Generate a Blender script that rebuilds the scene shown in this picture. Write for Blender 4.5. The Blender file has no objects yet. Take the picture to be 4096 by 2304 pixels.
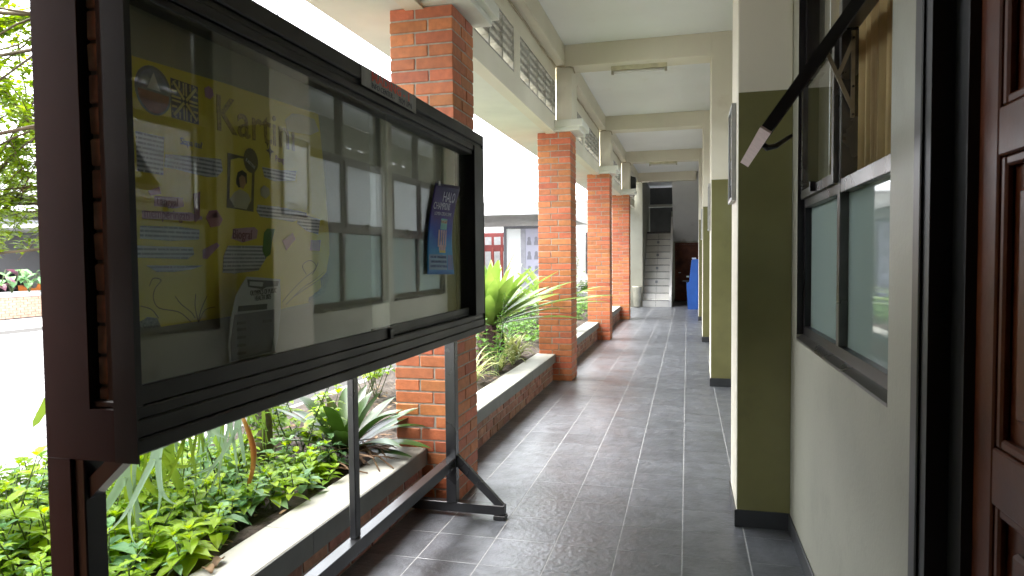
import bpy, bmesh, math, random
from mathutils import Vector, Matrix
random.seed(7)
R_ = math.radians
sc = bpy.context.scene
col = sc.collection
# ------------------------------------------------------------------ camera
W, H, F = 4096.0, 2304.0, 2731.0
YAW, PITCH, ROLL = R_(14.4), R_(2.41), R_(-.55)
CAM = Vector((0, 0, 1.55))
fw = Vector((-math.sin(YAW)*math.cos(PITCH), math.cos(YAW)*math.cos(PITCH), -math.sin(PITCH)))
r0 = Vector((math.cos(YAW), math.sin(YAW), 0)); u0 = r0.cross(fw)
rt = r0*math.cos(ROLL) + u0*math.sin(ROLL); up = -r0*math.sin(ROLL) + u0*math.cos(ROLL)
cam = bpy.data.cameras.new('camera'); camo = bpy.data.objects.new('camera', cam); col.objects.link(camo)
m = Matrix.Identity(4)
for i in range(3):
    m[i][0], m[i][1], m[i][2], m[i][3] = rt[i], up[i], -fw[i], CAM[i]
camo.matrix_world = m
cam.sensor_width = 36; cam.lens = 24.0; cam.clip_end = 500; cam.clip_start = .05
cam.dof.use_dof = True; cam.dof.focus_distance = 5.0; cam.dof.aperture_fstop = 7
sc.camera = camo
# ------------------------------------------------------------------ world, sun, exposure
SUN_EL, SUN_AZ = R_(64), R_(262)          # high, from the courtyard side
wd = bpy.data.worlds.new('World'); sc.world = wd; wd.use_nodes = True
nt = wd.node_tree; nt.nodes.clear()
sky = nt.nodes.new('ShaderNodeTexSky'); sky.sky_type = 'NISHITA'; sky.sun_disc = False
sky.sun_elevation = SUN_EL; sky.sun_rotation = SUN_AZ; sky.dust_density = 4; sky.air_density = 1.2
hs = nt.nodes.new('ShaderNodeHueSaturation'); hs.inputs['Saturation'].default_value = .2
mixw = nt.nodes.new('ShaderNodeMix'); mixw.data_type = 'RGBA'; mixw.inputs[0].default_value = .6
mixw.inputs[7].default_value = (7.35, 7.65, 8.15, 1)      # even cloud cover over the sky
bg = nt.nodes.new('ShaderNodeBackground'); bg.inputs[1].default_value = .12
wo = nt.nodes.new('ShaderNodeOutputWorld')
nt.links.new(sky.outputs[0], hs.inputs['Color']); nt.links.new(hs.outputs[0], mixw.inputs[6])
nt.links.new(mixw.outputs[2], bg.inputs[0]); nt.links.new(bg.outputs[0], wo.inputs[0])
sl = bpy.data.lights.new('sun', 'SUN'); sl.energy = 1.2; sl.angle = R_(50); sl.color = (1, .96, .9)
so = bpy.data.objects.new('sun', sl); col.objects.link(so)
sd = Vector((math.sin(SUN_AZ)*math.cos(SUN_EL), math.cos(SUN_AZ)*math.cos(SUN_EL), math.sin(SUN_EL)))
so.rotation_euler = (-sd).to_track_quat('-Z', 'Y').to_euler(); so.location = (-8, 0, 12)
vs = sc.view_settings
sc.display_settings.display_device = 'sRGB'
vs.view_transform = 'Standard'; vs.look = 'None'; vs.exposure = 3.38; vs.gamma = 1; vs.use_curve_mapping = False
sc.render.engine = 'CYCLES'
cy = sc.cycles
cy.use_denoising = True; cy.max_bounces = 14; cy.diffuse_bounces = 8; cy.glossy_bounces = 6
cy.transparent_max_bounces = 24; cy.transmission_bounces = 8; cy.caustics_reflective = False; cy.sample_clamp_indirect = 8

# ------------------------------------------------------------------ helpers
def P(xd, yd, **k):
    """point where the view ray of a pixel (in 2576-wide picture units) meets a plane X=, Y= or Z="""
    s = W/2576.0
    D = rt*(xd*s-W/2) - up*(yd*s-H/2) + fw*F
    (a, v), = k.items(); i = 'XYZ'.index(a)
    return CAM + D*((v-CAM[i])/D[i])

def srgb(r, g, b):
    f = lambda c: (c/12.92 if c <= .04045 else ((c+.055)/1.055)**2.4)
    return tuple(f(c/255.) for c in (r, g, b))

MATS = {}
def mat(name, color, rough=.6, var=.12, scale=8., bump=0., bscale=40., metal=0., spec=.5, rnd=0., detail=6., stain=None, trans=0., color2=None, rvar=0., stain2=None):
    if name in MATS: return MATS[name]
    M = bpy.data.materials.new(name); M.use_nodes = True
    n = M.node_tree.nodes; l = M.node_tree.links; b = n['Principled BSDF']
    tc = n.new('ShaderNodeTexCoord'); geo = n.new('ShaderNodeNewGeometry')
    nz = n.new('ShaderNodeTexNoise'); nz.inputs['Scale'].default_value = scale; nz.inputs['Detail'].default_value = detail
    pos = geo.outputs['Position']
    if rnd:                       # every piece shows its own patch of the pattern
        o2 = n.new('ShaderNodeObjectInfo'); k2 = n.new('ShaderNodeMath'); k2.operation = 'MULTIPLY'; k2.inputs[1].default_value = 61.
        va = n.new('ShaderNodeVectorMath'); va.operation = 'ADD'
        l.new(o2.outputs['Random'], k2.inputs[0]); l.new(k2.outputs[0], va.inputs[1]); l.new(pos, va.inputs[0]); pos = va.outputs[0]
    l.new(pos, nz.inputs['Vector'])
    cr = n.new('ShaderNodeValToRGB')
    c2 = color2 or tuple(min(1, c*(1+var)) for c in color); c1 = tuple(c*(1-var) for c in color) if not color2 else color
    cr.color_ramp.elements[0].position = .32; cr.color_ramp.elements[1].position = .68
    cr.color_ramp.elements[0].color = (*c1, 1); cr.color_ramp.elements[1].color = (*c2, 1)
    l.new(nz.outputs[0], cr.inputs[0]); out = cr.outputs[0]
    if rnd:
        oi = n.new('ShaderNodeObjectInfo'); hv = n.new('ShaderNodeHueSaturation')
        mr = n.new('ShaderNodeMapRange'); mr.inputs[3].default_value = 1-rnd; mr.inputs[4].default_value = 1+rnd*.8
        l.new(oi.outputs['Random'], mr.inputs[0]); l.new(mr.outputs[0], hv.inputs['Value'])
        mm = n.new('ShaderNodeMath'); mm.operation = 'MULTIPLY'; mm.inputs[1].default_value = 7.31
        fr = n.new('ShaderNodeMath'); fr.operation = 'FRACT'
        l.new(oi.outputs['Random'], mm.inputs[0]); l.new(mm.outputs[0], fr.inputs[0])
        m2 = n.new('ShaderNodeMapRange'); m2.inputs[3].default_value = .5-rnd*.05; m2.inputs[4].default_value = .5+rnd*.05
        l.new(fr.outputs[0], m2.inputs[0]); l.new(m2.outputs[0], hv.inputs['Hue'])
        l.new(out, hv.inputs['Color']); out = hv.outputs[0]
    if stain:
        ns = n.new('ShaderNodeTexNoise'); ns.inputs['Scale'].default_value = stain[1]; ns.inputs['Detail'].default_value = 9; ns.inputs['Roughness'].default_value = .7
        l.new(geo.outputs['Position'], ns.inputs['Vector'])
        rs = n.new('ShaderNodeMapRange'); rs.inputs[1].default_value = stain[2]; rs.inputs[2].default_value = stain[2]+.18; rs.inputs[4].default_value = stain[3]
        l.new(ns.outputs[0], rs.inputs[0])
        mx = n.new('ShaderNodeMix'); mx.data_type = 'RGBA'; mx.inputs[7].default_value = (*stain[0], 1)
        l.new(rs.outputs[0], mx.inputs[0]); l.new(out, mx.inputs[6]); out = mx.outputs[2]
    if stain2:
        mp = n.new('ShaderNodeMapping'); mp.inputs['Scale'].default_value = stain2[1]; l.new(geo.outputs['Position'], mp.inputs[0])
        ns = n.new('ShaderNodeTexNoise'); ns.inputs['Scale'].default_value = 1; ns.inputs['Detail'].default_value = 10; ns.inputs['Roughness'].default_value = .75
        l.new(mp.outputs[0], ns.inputs['Vector'])
        rs = n.new('ShaderNodeMapRange'); rs.inputs[1].default_value = stain2[2]; rs.inputs[2].default_value = stain2[2]+.1; rs.inputs[4].default_value = stain2[3]
        l.new(ns.outputs[0], rs.inputs[0])
        mx = n.new('ShaderNodeMix'); mx.data_type = 'RGBA'; mx.inputs[7].default_value = (*stain2[0], 1)
        l.new(rs.outputs[0], mx.inputs[0]); l.new(out, mx.inputs[6]); out = mx.outputs[2]
    l.new(out, b.inputs['Base Color'])
    b.inputs['Roughness'].default_value = rough; b.inputs['Metallic'].default_value = metal
    b.inputs['Specular IOR Level'].default_value = spec
    if rvar:
        rr = n.new('ShaderNodeMapRange'); rr.inputs[3].default_value = rough-rvar; rr.inputs[4].default_value = rough+rvar
        rr.inputs[1].default_value = .3; rr.inputs[2].default_value = .7
        nr = n.new('ShaderNodeTexNoise'); nr.inputs['Scale'].default_value = 3.; nr.inputs['Detail'].default_value = 8
        l.new(geo.outputs['Position'], nr.inputs['Vector']); l.new(nr.outputs[0], rr.inputs[0]); l.new(rr.outputs[0], b.inputs['Roughness'])
    if bump:
        nb = n.new('ShaderNodeTexNoise'); nb.inputs['Scale'].default_value = bscale; nb.inputs['Detail'].default_value = 6
        l.new(pos, nb.inputs['Vector'])
        bp = n.new('ShaderNodeBump'); bp.inputs['Strength'].default_value = 1; bp.inputs['Distance'].default_value = bump
        l.new(nb.outputs[0], bp.inputs['Height']); l.new(bp.outputs[0], b.inputs['Normal'])
    if trans:
        tr = n.new('ShaderNodeBsdfTranslucent'); l.new(out, tr.inputs[0])
        hv2 = n.new('ShaderNodeHueSaturation'); hv2.inputs['Value'].default_value = 1.6; hv2.inputs['Saturation'].default_value = 1.1; hv2.inputs['Hue'].default_value = .485
        l.new(out, hv2.inputs['Color']); l.new(hv2.outputs[0], tr.inputs[0])
        ms = n.new('ShaderNodeMixShader'); ms.inputs[0].default_value = trans
        l.new(b.outputs[0], ms.inputs[1]); l.new(tr.outputs[0], ms.inputs[2]); l.new(ms.outputs[0], n['Material Output'].inputs[0])
    MATS[name] = M
    return M

def glass(name, tint=(1, 1, 1), rough=.0, body=None, dirt=0.):
    if name in MATS: return MATS[name]
    M = bpy.data.materials.new(name); M.use_nodes = True
    n = M.node_tree.nodes; l = M.node_tree.links; n.remove(n['Principled BSDF'])
    fr = n.new('ShaderNodeFresnel'); gb = n.new('ShaderNodeNewGeometry'); mi = n.new('ShaderNodeMapRange')
    mi.inputs[3].default_value = 1.5; mi.inputs[4].default_value = 1/1.5          # same index from either face of the sheet
    l.new(gb.outputs['Backfacing'], mi.inputs[0]); l.new(mi.outputs[0], fr.inputs[0])
    gl = n.new('ShaderNodeBsdfGlossy'); gl.inputs['Roughness'].default_value = rough
    if body:
        under = n.new('ShaderNodeBsdfDiffuse'); under.inputs[0].default_value = (*body, 1)
    else:
        under = n.new('ShaderNodeBsdfTransparent'); under.inputs[0].default_value = (*tint, 1)
    src = under.outputs[0]
    if dirt:
        geo = n.new('ShaderNodeNewGeometry'); nz = n.new('ShaderNodeTexNoise'); nz.inputs['Scale'].default_value = 5; nz.inputs['Detail'].default_value = 9
        l.new(geo.outputs['Position'], nz.inputs['Vector'])
        mr = n.new('ShaderNodeMapRange'); mr.inputs[1].default_value = .3; mr.inputs[2].default_value = .8; mr.inputs[3].default_value = dirt*.4; mr.inputs[4].default_value = dirt*1.6
        l.new(nz.outputs[0], mr.inputs[0])
        df = n.new('ShaderNodeBsdfDiffuse'); df.inputs[0].default_value = (.55, .55, .5, 1)
        m0 = n.new('ShaderNodeMixShader'); l.new(mr.outputs[0], m0.inputs[0]); l.new(src, m0.inputs[1]); l.new(df.outputs[0], m0.inputs[2]); src = m0.outputs[0]
    ms = n.new('ShaderNodeMixShader')
    l.new(fr.outputs[0], ms.inputs[0]); l.new(src, ms.inputs[1]); l.new(gl.outputs[0], ms.inputs[2])
    l.new(ms.outputs[0], n['Material Output'].inputs[0])
    MATS[name] = M
    return M

class MB:
    def __init__(s): s.v = []; s.f = []
    def add(s, vs_, fs):
        o = len(s.v); s.v += [tuple(p) for p in vs_]; s.f += [tuple(i+o for i in f) for f in fs]; return s
    def box(s, x0, x1, y0, y1, z0, z1):
        return s.add([(x0,y0,z0),(x1,y0,z0),(x1,y1,z0),(x0,y1,z0),(x0,y0,z1),(x1,y0,z1),(x1,y1,z1),(x0,y1,z1)],
                     [(3,2,1,0),(4,5,6,7),(0,1,5,4),(1,2,6,5),(2,3,7,6),(3,0,4,7)])
    def chbox(s, x0, x1, y0, y1, z0, z1, c):
        V = []; lo = (x0,y0,z0); hi = (x1,y1,z1); idx = {}
        for sx in (0,1):
            for sy in (0,1):
                for sz in (0,1):
                    q = [hi[i] if b else lo[i] for i, b in enumerate((sx,sy,sz))]
                    for ax in range(3):
                        p = list(q)
                        for j in range(3):
                            if j != ax: p[j] += c if not (sx,sy,sz)[j] else -c
                        idx[(sx,sy,sz,ax)] = len(V); V.append(p)
        Fs = []
        for ax in range(3):
            a, b = [j for j in range(3) if j != ax]
            for sgn in (0,1):
                q = []
                for (u, w) in ((0,0),(1,0),(1,1),(0,1)):
                    k = [0,0,0]; k[ax] = sgn; k[a] = u; k[b] = w; q.append(idx[(*k, ax)])
                Fs.append(tuple(q))
            for u in (0,1):
                for w in (0,1):
                    k0 = [0,0,0]; k0[a] = u; k0[b] = w; k1 = list(k0); k1[ax] = 1
                    Fs.append((idx[(*k0,a)], idx[(*k1,a)], idx[(*k1,b)], idx[(*k0,b)]))
        for sx in (0,1):
            for sy in (0,1):
                for sz in (0,1): Fs.append(tuple(idx[(sx,sy,sz,ax)] for ax in range(3)))
        return s.add(V, Fs)
    def tube(s, pts, rad, n=8, cap=True):
        pts = [Vector(p) for p in pts]; rad = rad if isinstance(rad, (list, tuple)) else [rad]*len(pts)
        V = []; prev = None
        for i, p in enumerate(pts):
            t = (pts[min(i+1, len(pts)-1)] - pts[max(i-1, 0)]).normalized()
            a = prev if prev is not None else (Vector((0,0,1)) if abs(t.z) < .9 else Vector((1,0,0)))
            x = (a - t*a.dot(t)).normalized(); y = t.cross(x); prev = x
            for k in range(n):
                th = 2*math.pi*k/n; V.append(p + (x*math.cos(th)+y*math.sin(th))*rad[i])
        Fs = [(i*n+k, i*n+(k+1) % n, (i+1)*n+(k+1) % n, (i+1)*n+k) for i in range(len(pts)-1) for k in range(n)]
        if cap: Fs += [tuple(range(n))[::-1], tuple((len(pts)-1)*n+k for k in range(n))]
        return s.add(V, Fs)
    def prism(s, poly, axis, a, b):
        """poly in the two other axes (in order), extruded along axis from a to b"""
        n = len(poly); V = []
        for w in (a, b):
            for p in poly:
                q = list(p); q.insert(axis, w); V.append(q)
        return s.add(V, [tuple(range(n)), tuple(range(n, 2*n))[::-1]] + [(i, (i+1) % n, n+(i+1) % n, n+i) for i in range(n)])
    def build(s, name, M, parent=None, smooth=False, fix=True):
        me = bpy.data.meshes.new(name); me.from_pydata(s.v, [], s.f)
        if fix:
            bm = bmesh.new(); bm.from_mesh(me); bmesh.ops.recalc_face_normals(bm, faces=bm.faces); bm.to_mesh(me); bm.free()
        if smooth: me.shade_smooth()
        me.materials.append(M); me.update()
        return link(name, me, parent)

def link(name, me, parent=None, loc=None):
    o = bpy.data.objects.new(name, me); col.objects.link(o)
    if parent: o.parent = parent
    if loc is not None: o.location = loc
    return o
def tag(o, label=None, cat=None, group=None, kind=None):
    if label: o['label'] = label
    if cat: o['category'] = cat
    if group: o['group'] = group
    if kind: o['kind'] = kind
    return o
def thing(name, label, cat, loc=(0,0,0), group=None, rz=0):
    o = bpy.data.objects.new(name, None); col.objects.link(o); o.location = loc; o.rotation_euler.z = rz; o.empty_display_size = .1
    return tag(o, label, cat, group)
def dup(o, parent=None, off=(0,0,0)):
    c = o.copy(); col.objects.link(c); c.parent = parent
    if parent is None: c.location = Vector(o.location)+Vector(off)
    for ch in o.children: dup(ch, c)
    return c
def box(name, M, parent, *a, c=0.): 
    b = MB(); (b.chbox(*a, c) if c else b.box(*a)); return b.build(name, M, parent)
def bars(name, M, parent, lst, c=0.):
    b = MB()
    for a in lst: (b.chbox(*a, c) if c else b.box(*a))
    return b.build(name, M, parent)

TXT = {}
def text(name, s, size, M, parent, x, y, z, sx=1., rot=0., align='LEFT', ext=.0004, outline=0.):
    """lettering lying in a plane X=x, reading towards +Y"""
    cu = bpy.data.curves.new('t', 'FONT'); cu.body = s; cu.size = size; cu.align_x = align; cu.resolution_u = 3; cu.extrude = ext
    if outline: cu.offset = outline
    o = bpy.data.objects.new('t', cu); col.objects.link(o)
    me = bpy.data.meshes.new_from_object(o.evaluated_get(bpy.context.evaluated_depsgraph_get()))
    bpy.data.objects.remove(o); bpy.data.curves.remove(cu)
    c_, s_ = math.cos(rot), math.sin(rot)
    for v in me.vertices:
        a, b, e = v.co; a *= sx
        v.co = (x+e, y+a*c_-b*s_, z+a*s_+b*c_)
    me.materials.clear(); me.materials.append(M); me.name = name
    return link(name, me, parent)

# ------------------------------------------------------------------ materials
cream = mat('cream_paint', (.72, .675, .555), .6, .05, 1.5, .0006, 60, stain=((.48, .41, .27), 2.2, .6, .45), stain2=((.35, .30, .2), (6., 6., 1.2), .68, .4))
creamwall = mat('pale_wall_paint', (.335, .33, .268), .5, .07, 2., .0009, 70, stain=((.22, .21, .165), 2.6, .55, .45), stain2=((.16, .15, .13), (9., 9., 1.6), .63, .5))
ceilw = mat('ceiling_white', (.86, .87, .87), .8, .03, 1., .0005, 50, stain=((.66, .63, .54), 1.3, .62, .45))
olive = mat('olive_dado_paint', (.168, .160, .066), .26, .08, 3., .0003, 50, stain=((.12, .115, .06), 2.4, .56, .6), stain2=((.25, .24, .17), (14., 14., 3.), .68, .5))
blackskirt = mat('charcoal_skirting', (.035, .037, .04), .35, .2, 6.)
capw = mat('capital_white', (.72, .72, .64), .6, .05, 3., .0005, 60, stain=((.4, .36, .26), 5., .66, .3))
brickm = mat('terracotta_brick', (.46, .138, .050), .62, .16, 22., .0018, 70, rnd=.22, stain=((.22, .075, .042), 9., .62, .4), stain2=((.45, .36, .30), (5., 5., 7.), .66, .45))
mortar = mat('brick_mortar', (.34, .31, .26), .9, .2, 30., .002, 150)
oldbrick = mat('old_planter_brick', (.33, .155, .105), .8, .25, 20., .002, 80, rnd=.3, stain=((.35, .32, .29), 6., .56, .5))
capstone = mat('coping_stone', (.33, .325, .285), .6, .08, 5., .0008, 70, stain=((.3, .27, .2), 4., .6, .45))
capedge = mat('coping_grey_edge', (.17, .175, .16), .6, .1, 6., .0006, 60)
slate = mat('slate_tile', (.108, .115, .130), .36, .25, 9., .005, 30, rnd=.12, spec=1.0, rvar=.08, stain=((.10, .10, .10), 2.5, .58, .4))
grout = mat('tile_grout', (.34, .34, .345), .8, .15, 30.)
concrete = mat('vent_concrete', (.34, .325, .28), .9, .2, 14., .001, 90, stain=((.12, .12, .09), 9., .55, .5))
blackal = mat('black_aluminium', (.013, .013, .014), .42, .2, 10., .0002, 120, spec=.3, stain=((.03, .03, .029), 8., .6, .4), rvar=.08)
steel = mat('black_painted_steel', (.018, .018, .020), .3, .25, 8., .0003, 60, spec=.55, rvar=.08)
brownend = mat('brown_end_plate', (.034, .011, .009), .6, .15, 3., .0003, 40, spec=.15, stain=((.016, .009, .009), 4., .55, .4))  # brown tint stands in for brick colour bounced onto black metal
winal = mat('bronze_window_aluminium', (.11, .105, .10), .28, .15, 8., metal=.6, spec=.6, rvar=.06)
windark = mat('dark_window_frame', (.012, .010, .011), .35, .2, 8.)
wood = mat('red_brown_wood', (.125, .034, .011), .38, .35, 4., .0008, 30, color2=(.055, .013, .005), spec=.2)
doorblack = mat('black_door_frame', (.004, .004, .0045), .5, .2, 8.)
backboard = mat('beige_backing_board', (.26, .25, .19), .8, .06, 3., .0006, 90)
pane = glass('clear_glass', (.97, .985, .975), 0., dirt=.012)
caseglass = glass('case_glass', (.95, .97, .95), 0., dirt=.008)
frost = glass('frosted_glass', rough=.03, body=(.29, .37, .35))
obscure = mat('obscure_glass', (.62, .64, .65), .15, .06, 60., .0012, 160, trans=.6)
paverm = mat('concrete_paver', (.25, .247, .243), .85, .1, 6., .001, 80, rnd=.10)
paverj = mat('paver_joint', (.03, .028, .025), .95, .2, 20.)
soilm = mat('dark_soil', (.045, .034, .026), .95, .5, 25., .012, 30, stain=((.16, .12, .09), 40., .58, .8))
leafA = mat('lime_leaf', (.13, .27, .02), .40, 0, 5., trans=.45, color2=(.36, .50, .035), spec=.4)
leafB = mat('mid_green_leaf', (.045, .13, .025), .4, 0, 3., trans=.35, color2=(.13, .26, .035), spec=.4)
leafC = mat('blue_green_leaf', (.10, .23, .11), .42, 0, 5., trans=.38, color2=(.24, .40, .18), spec=.35)
bromd = mat('dark_bromeliad_leaf', (.012, .035, .008), .3, 0, 4., trans=.14, color2=(.04, .09, .014), spec=.5)
bromg = mat('giant_bromeliad_leaf', (.12, .22, .045), .3, 0, 4., trans=.25, color2=(.24, .35, .09), spec=.6)
stag = mat('staghorn_frond', (.13, .22, .06), .5, 0, 3., trans=.4, color2=(.22, .32, .05), spec=.3)
stagw = mat('pale_staghorn_frond', (.21, .31, .21), .5, 0, 4., trans=.3, color2=(.30, .40, .30), spec=.3)
varieg = mat('variegated_blade', (.15, .22, .045), .45, 0, 22., trans=.3, color2=(.42, .44, .22), spec=.35)
dryleaf = mat('dry_leaf', (.20, .125, .07), .8, .35, 14., trans=.1, rnd=.25)
rotfrond = mat('rotting_frond', (.34, .30, .05), .5, 0, 5., trans=.3, color2=(.42, .16, .03))
bark = mat('grey_bark', (.13, .105, .075), .9, .35, 18., .006, 30)
stemm = mat('plant_stem', (.07, .10, .035), .6, .2, 10.)
paper = mat('white_paper', (.62, .62, .66), .8, .04, 6.)
inkm = mat('black_ink', (.035, .035, .04), .8, .1, 9.)
whitepl = mat('white_plaster', (.74, .73, .70), .7, .04, 1.2, .0004, 50)
# ------------------------------------------------------------------ brick / tile helpers
BR = {}
def piece(dx, dy, dz, M, c=.004, kind='brick', var=3, jit=.0018):
    k = (round(dx, 3), round(dy, 3), round(dz, 3), M.name, random.randrange(var))
    if k not in BR:
        b = MB().chbox(-dx/2, dx/2, -dy/2, dy/2, -dz/2, dz/2, c)
        b.v = [tuple(q+random.uniform(-jit, jit) for q in p) for p in b.v]
        me = bpy.data.meshes.new(kind); me.from_pydata(b.v, [], b.f)
        bm = bmesh.new(); bm.from_mesh(me); bmesh.ops.recalc_face_normals(bm, faces=bm.faces); bm.to_mesh(me); bm.free()
        me.materials.append(M); BR[k] = me
    return BR[k]
def lay(name, M, parent, x0, x1, y0, y1, z0, z1, c=.004, jit=.0015):
    o = link(name, piece(x1-x0, y1-y0, z1-z0, M, c, name, 3, .0018 if c > .002 else .0002), parent)
    o.location = ((x0+x1)/2+random.uniform(-jit, jit), (y0+y1)/2+random.uniform(-jit, jit), (z0+z1)/2)
    return o

YC = [4.07, 8.49, 12.91, 17.33]        # near faces of the brick columns and the wall pillars
YEND = 22.0
# ================================================================== STRUCTURE
# corridor floor: grout bed with slate tiles
fl = tag(box('corridor_floor', grout, None, -1.68, .60, -4., 25.2, -.06, -.0012), kind='structure')
TS = .335; far = MB(); ntile = 0
xs = [-.025+TS*k for k in range(-5, 3)]
rows = [3.596+TS*k for k in range(-22, 65)]
xs = [max(-1.678, x) for x in xs]; xs[-1] = .585
cnt = 0
for y in rows:
    for i in range(len(xs)-1):
        a, b = xs[i]+.0030, xs[i+1]-.0030
        if b-a < .05: continue
        if 2.2 <= y and cnt < 300:
            lay('tile', slate, fl, a, b, y+.0022, y+TS-.0022, -.012, 0, .0008, .0002); cnt += 1
        elif y < 25: far.chbox(a, b, y+.0022, y+TS-.0022, -.012, 0, .0008)
tag(far.build('floor_tiles', slate, fl), kind='stuff')

# ceiling, cross beams and edge beam
tag(box('ceiling', ceilw, None, -1.80, 4.0, -4., 26.76, 4.2, 4.4), kind='structure')
for k, yc in enumerate([-.35]+YC+[21.75]):
    tag(box('ceiling_beam', cream, None, -1.476, .2745 if k else .564, yc+.002, yc+.34, 3.935, 4.199, c=.004), kind='structure')
tag(box('edge_beam', cream, None, -1.72, -1.478, -4., 22.3, 3.955, 4.198, c=.004), kind='structure')
# canopy over the planters
tag(box('canopy_slab', capw, None, -2.26, -1.722, -4., 22.3, 3.135, 3.27, c=.006), kind='structure')

# upper wall with vent blocks, one stretch per bay
def vent_mesh(wy):
    b = MB(); h = .43; d0, d1 = -.05, .05; e = .022
    b.box(d0, d1, 0, wy, 0, e); b.box(d0, d1, 0, wy, h-e, h); b.box(d0, d1, 0, e*.8, e, h-e); b.box(d0, d1, wy-e*.8, wy, e, h-e)
    p = (h-2*e)/5.
    for i in range(1, 6):
        z = e+p*i
        if i < 5: b.prism([(d0+.012, z-.012), (d1-.006, z+.004), (d1-.006, z+.046), (d0+.012, z+.030)], 1, e*.8, wy-e*.8)
    me = bpy.data.meshes.new('vent_block'); me.from_pydata(b.v, [], b.f)
    bm = bmesh.new(); bm.from_mesh(me); bmesh.ops.recalc_face_normals(bm, faces=bm.faces); bm.to_mesh(me); bm.free()
    me.materials.append(concrete); return me
VB = {.415: vent_mesh(.415), .175: vent_mesh(.175)}
ords = ['nearest', 'second', 'third', 'farthest']
for k, yc in enumerate([-.35]+YC):
    y0, y1 = yc+.48, (YC+[21.75])[k] + .02
    zb, zt = 3.33, 3.76
    pa0, pa1 = y0, y0+1.86; pb0, pb1 = y1-1.86, y1
    if k == 4: pb0, pb1 = pa1+.16, pa1+2.02
    b = MB()
    b.box(-1.72, -1.60, y0-.03, y1+.02, 3.12, zb); b.box(-1.72, -1.60, y0-.03, y1+.02, zt, 3.954)
    b.box(-1.72, -1.601, y0-.03, pa0, zb, zt); b.box(-1.72, -1.601, pa1, pb0, zb, zt); b.box(-1.72, -1.601, pb1, y1+.02, zb, zt)
    w = b.build('upper_wall', cream)
    tag(w, kind='structure')
    for (p0, p1, fwd) in ((pa0, pa1, 0), (pb0, pb1, 1)):
        L = [.42]*4+[.18]
        if not fwd: L = L[::-1]
        y = p0
        for q in L:
            link('vent_block', VB[.415 if q > .3 else .175], w, (-1.655, y+.002, zb)); y += q
# power cable along the edge beam
for k, yc in enumerate([-.35]+YC):
    y0, y1 = yc+.5, (YC+[21.75])[k]
    pts = []; n = 26
    for i in range(n+1):
        t = i/n; pts.append((-1.592+random.uniform(-.003, .003), y0+(y1-y0)*t, 3.945-.012*abs(math.sin(t*9+k))+random.uniform(-.004, .003)))
    pts += [(-1.52, y1+.012, 3.94), (-1.42, y1+.014, 3.935), (-1.375, y1+.012, 3.915), (-1.365, y1+.05, 3.87), (-1.37, y1+.12, 3.88)]
    where = ['above the notice board', 'above the nearest vent panels', 'beyond the second brick column', 'beyond the third brick column', 'at the far end'][k]
    tag(MB().tube(pts, .011, 6).build('power_cable', mat('beige_cable', (.42, .36, .25), .6, .2, 20.), None, True), 'beige cable run under the edge beam '+where, 'cable', 'cables under the edge beam')

# right-hand wall with openings
WX0, WX1 = .565, .715
SILL, HEAD = 1.107, 3.05
wins = [(2.18, 3.89)]
for k in range(4):
    y = YC[k]; wins += [(y+.73, y+2.46), (y+2.73, y+4.35)]
DY0, DY1, DH = .95, 1.883, 2.45
b = MB(); prev = -4.
for (a, e) in [(DY0, DY1)]+wins[:-2]+[(22.0, 22.)]:
    if e > a or a == 22.: b.box(WX0, WX1, prev, a, 0, 4.199)
    if (a, e) == (DY0, DY1): b.box(WX0, WX1, a, e, DH, 4.199)
    elif e > a:
        b.box(WX0, WX1, a, e, 0, SILL); b.box(WX0, WX1, a, e, HEAD, 4.199)
    prev = e
b.box(WX0, WX1, 22.0, 26.6, 0, 4.199)
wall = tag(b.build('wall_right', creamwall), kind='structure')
sk = MB(); edges = [-4., DY0-.02, DY1+.02]+sum([[y-.002, y+.502] for y in YC], [])+[25.]
for i in range(0, len(edges), 2): sk.chbox(WX0-.010, WX0-.001, edges[i], edges[i+1], 0.001, .098, .002)
sk.build('skirting', blackskirt, wall)
# rooms behind
b = MB(); b.box(4.0, 4.1, -4., 25.2, 0, 1.3); b.box(4.0, 4.1, -4., 25.2, 2.9, 4.199)
for k in range(13): b.box(4.0, 4.1, -4.+k*2.4, -3.2+k*2.4, 1.3, 2.9)
b.box(WX1, 4.0, -4.1, -4., 0, 4.199); b.box(WX1, 4.0, 25.2, 25.3, 0, 4.199); b.box(WX1+.002, 4.0, -4., 25.2, -.06, -.002)
tag(b.build('room_walls', mat('room_paint', (.55, .54, .50), .8)), kind='structure')
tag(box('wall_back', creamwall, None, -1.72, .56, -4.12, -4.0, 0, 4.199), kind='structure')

# unseen wall added beside the camera to block courtyard light from the near bay
tag(box('light_block_wall', mat('blocker_brick', (.40, .16, .09), .8, .2, 12., .002, 60), None, -1.83, -1.42, -4., 1.06, -.05, 4.0), kind='structure')
# wall pillars
PX0 = .275
plab = ['wall pillar with olive lower half beside the open window', 'olive and cream wall pillar second from the camera', 'third olive and cream wall pillar down the corridor', 'farthest olive and cream wall pillar near the blue kiosk']
for k, yc in enumerate(YC):
    t = thing('wall_pillar', plab[k], 'pillar', (0, yc, 0), 'pillars along the right wall')
    box('shaft', cream, t, PX0, WX0-.001, 0, .5, 0, 4.198, c=.005)
    box('dado', olive, t, PX0+.004, WX0-.0015, -.0035, -.0002, .1, 2.471, c=.001)
    box('dado', olive, t, PX0+.004, WX0-.0015, .5002, .5035, .1, 2.471, c=.001)
    box('skirting', blackskirt, t, PX0-.010, WX0-.0015, -.010, .51, 0.001, .1, c=.002)

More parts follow.
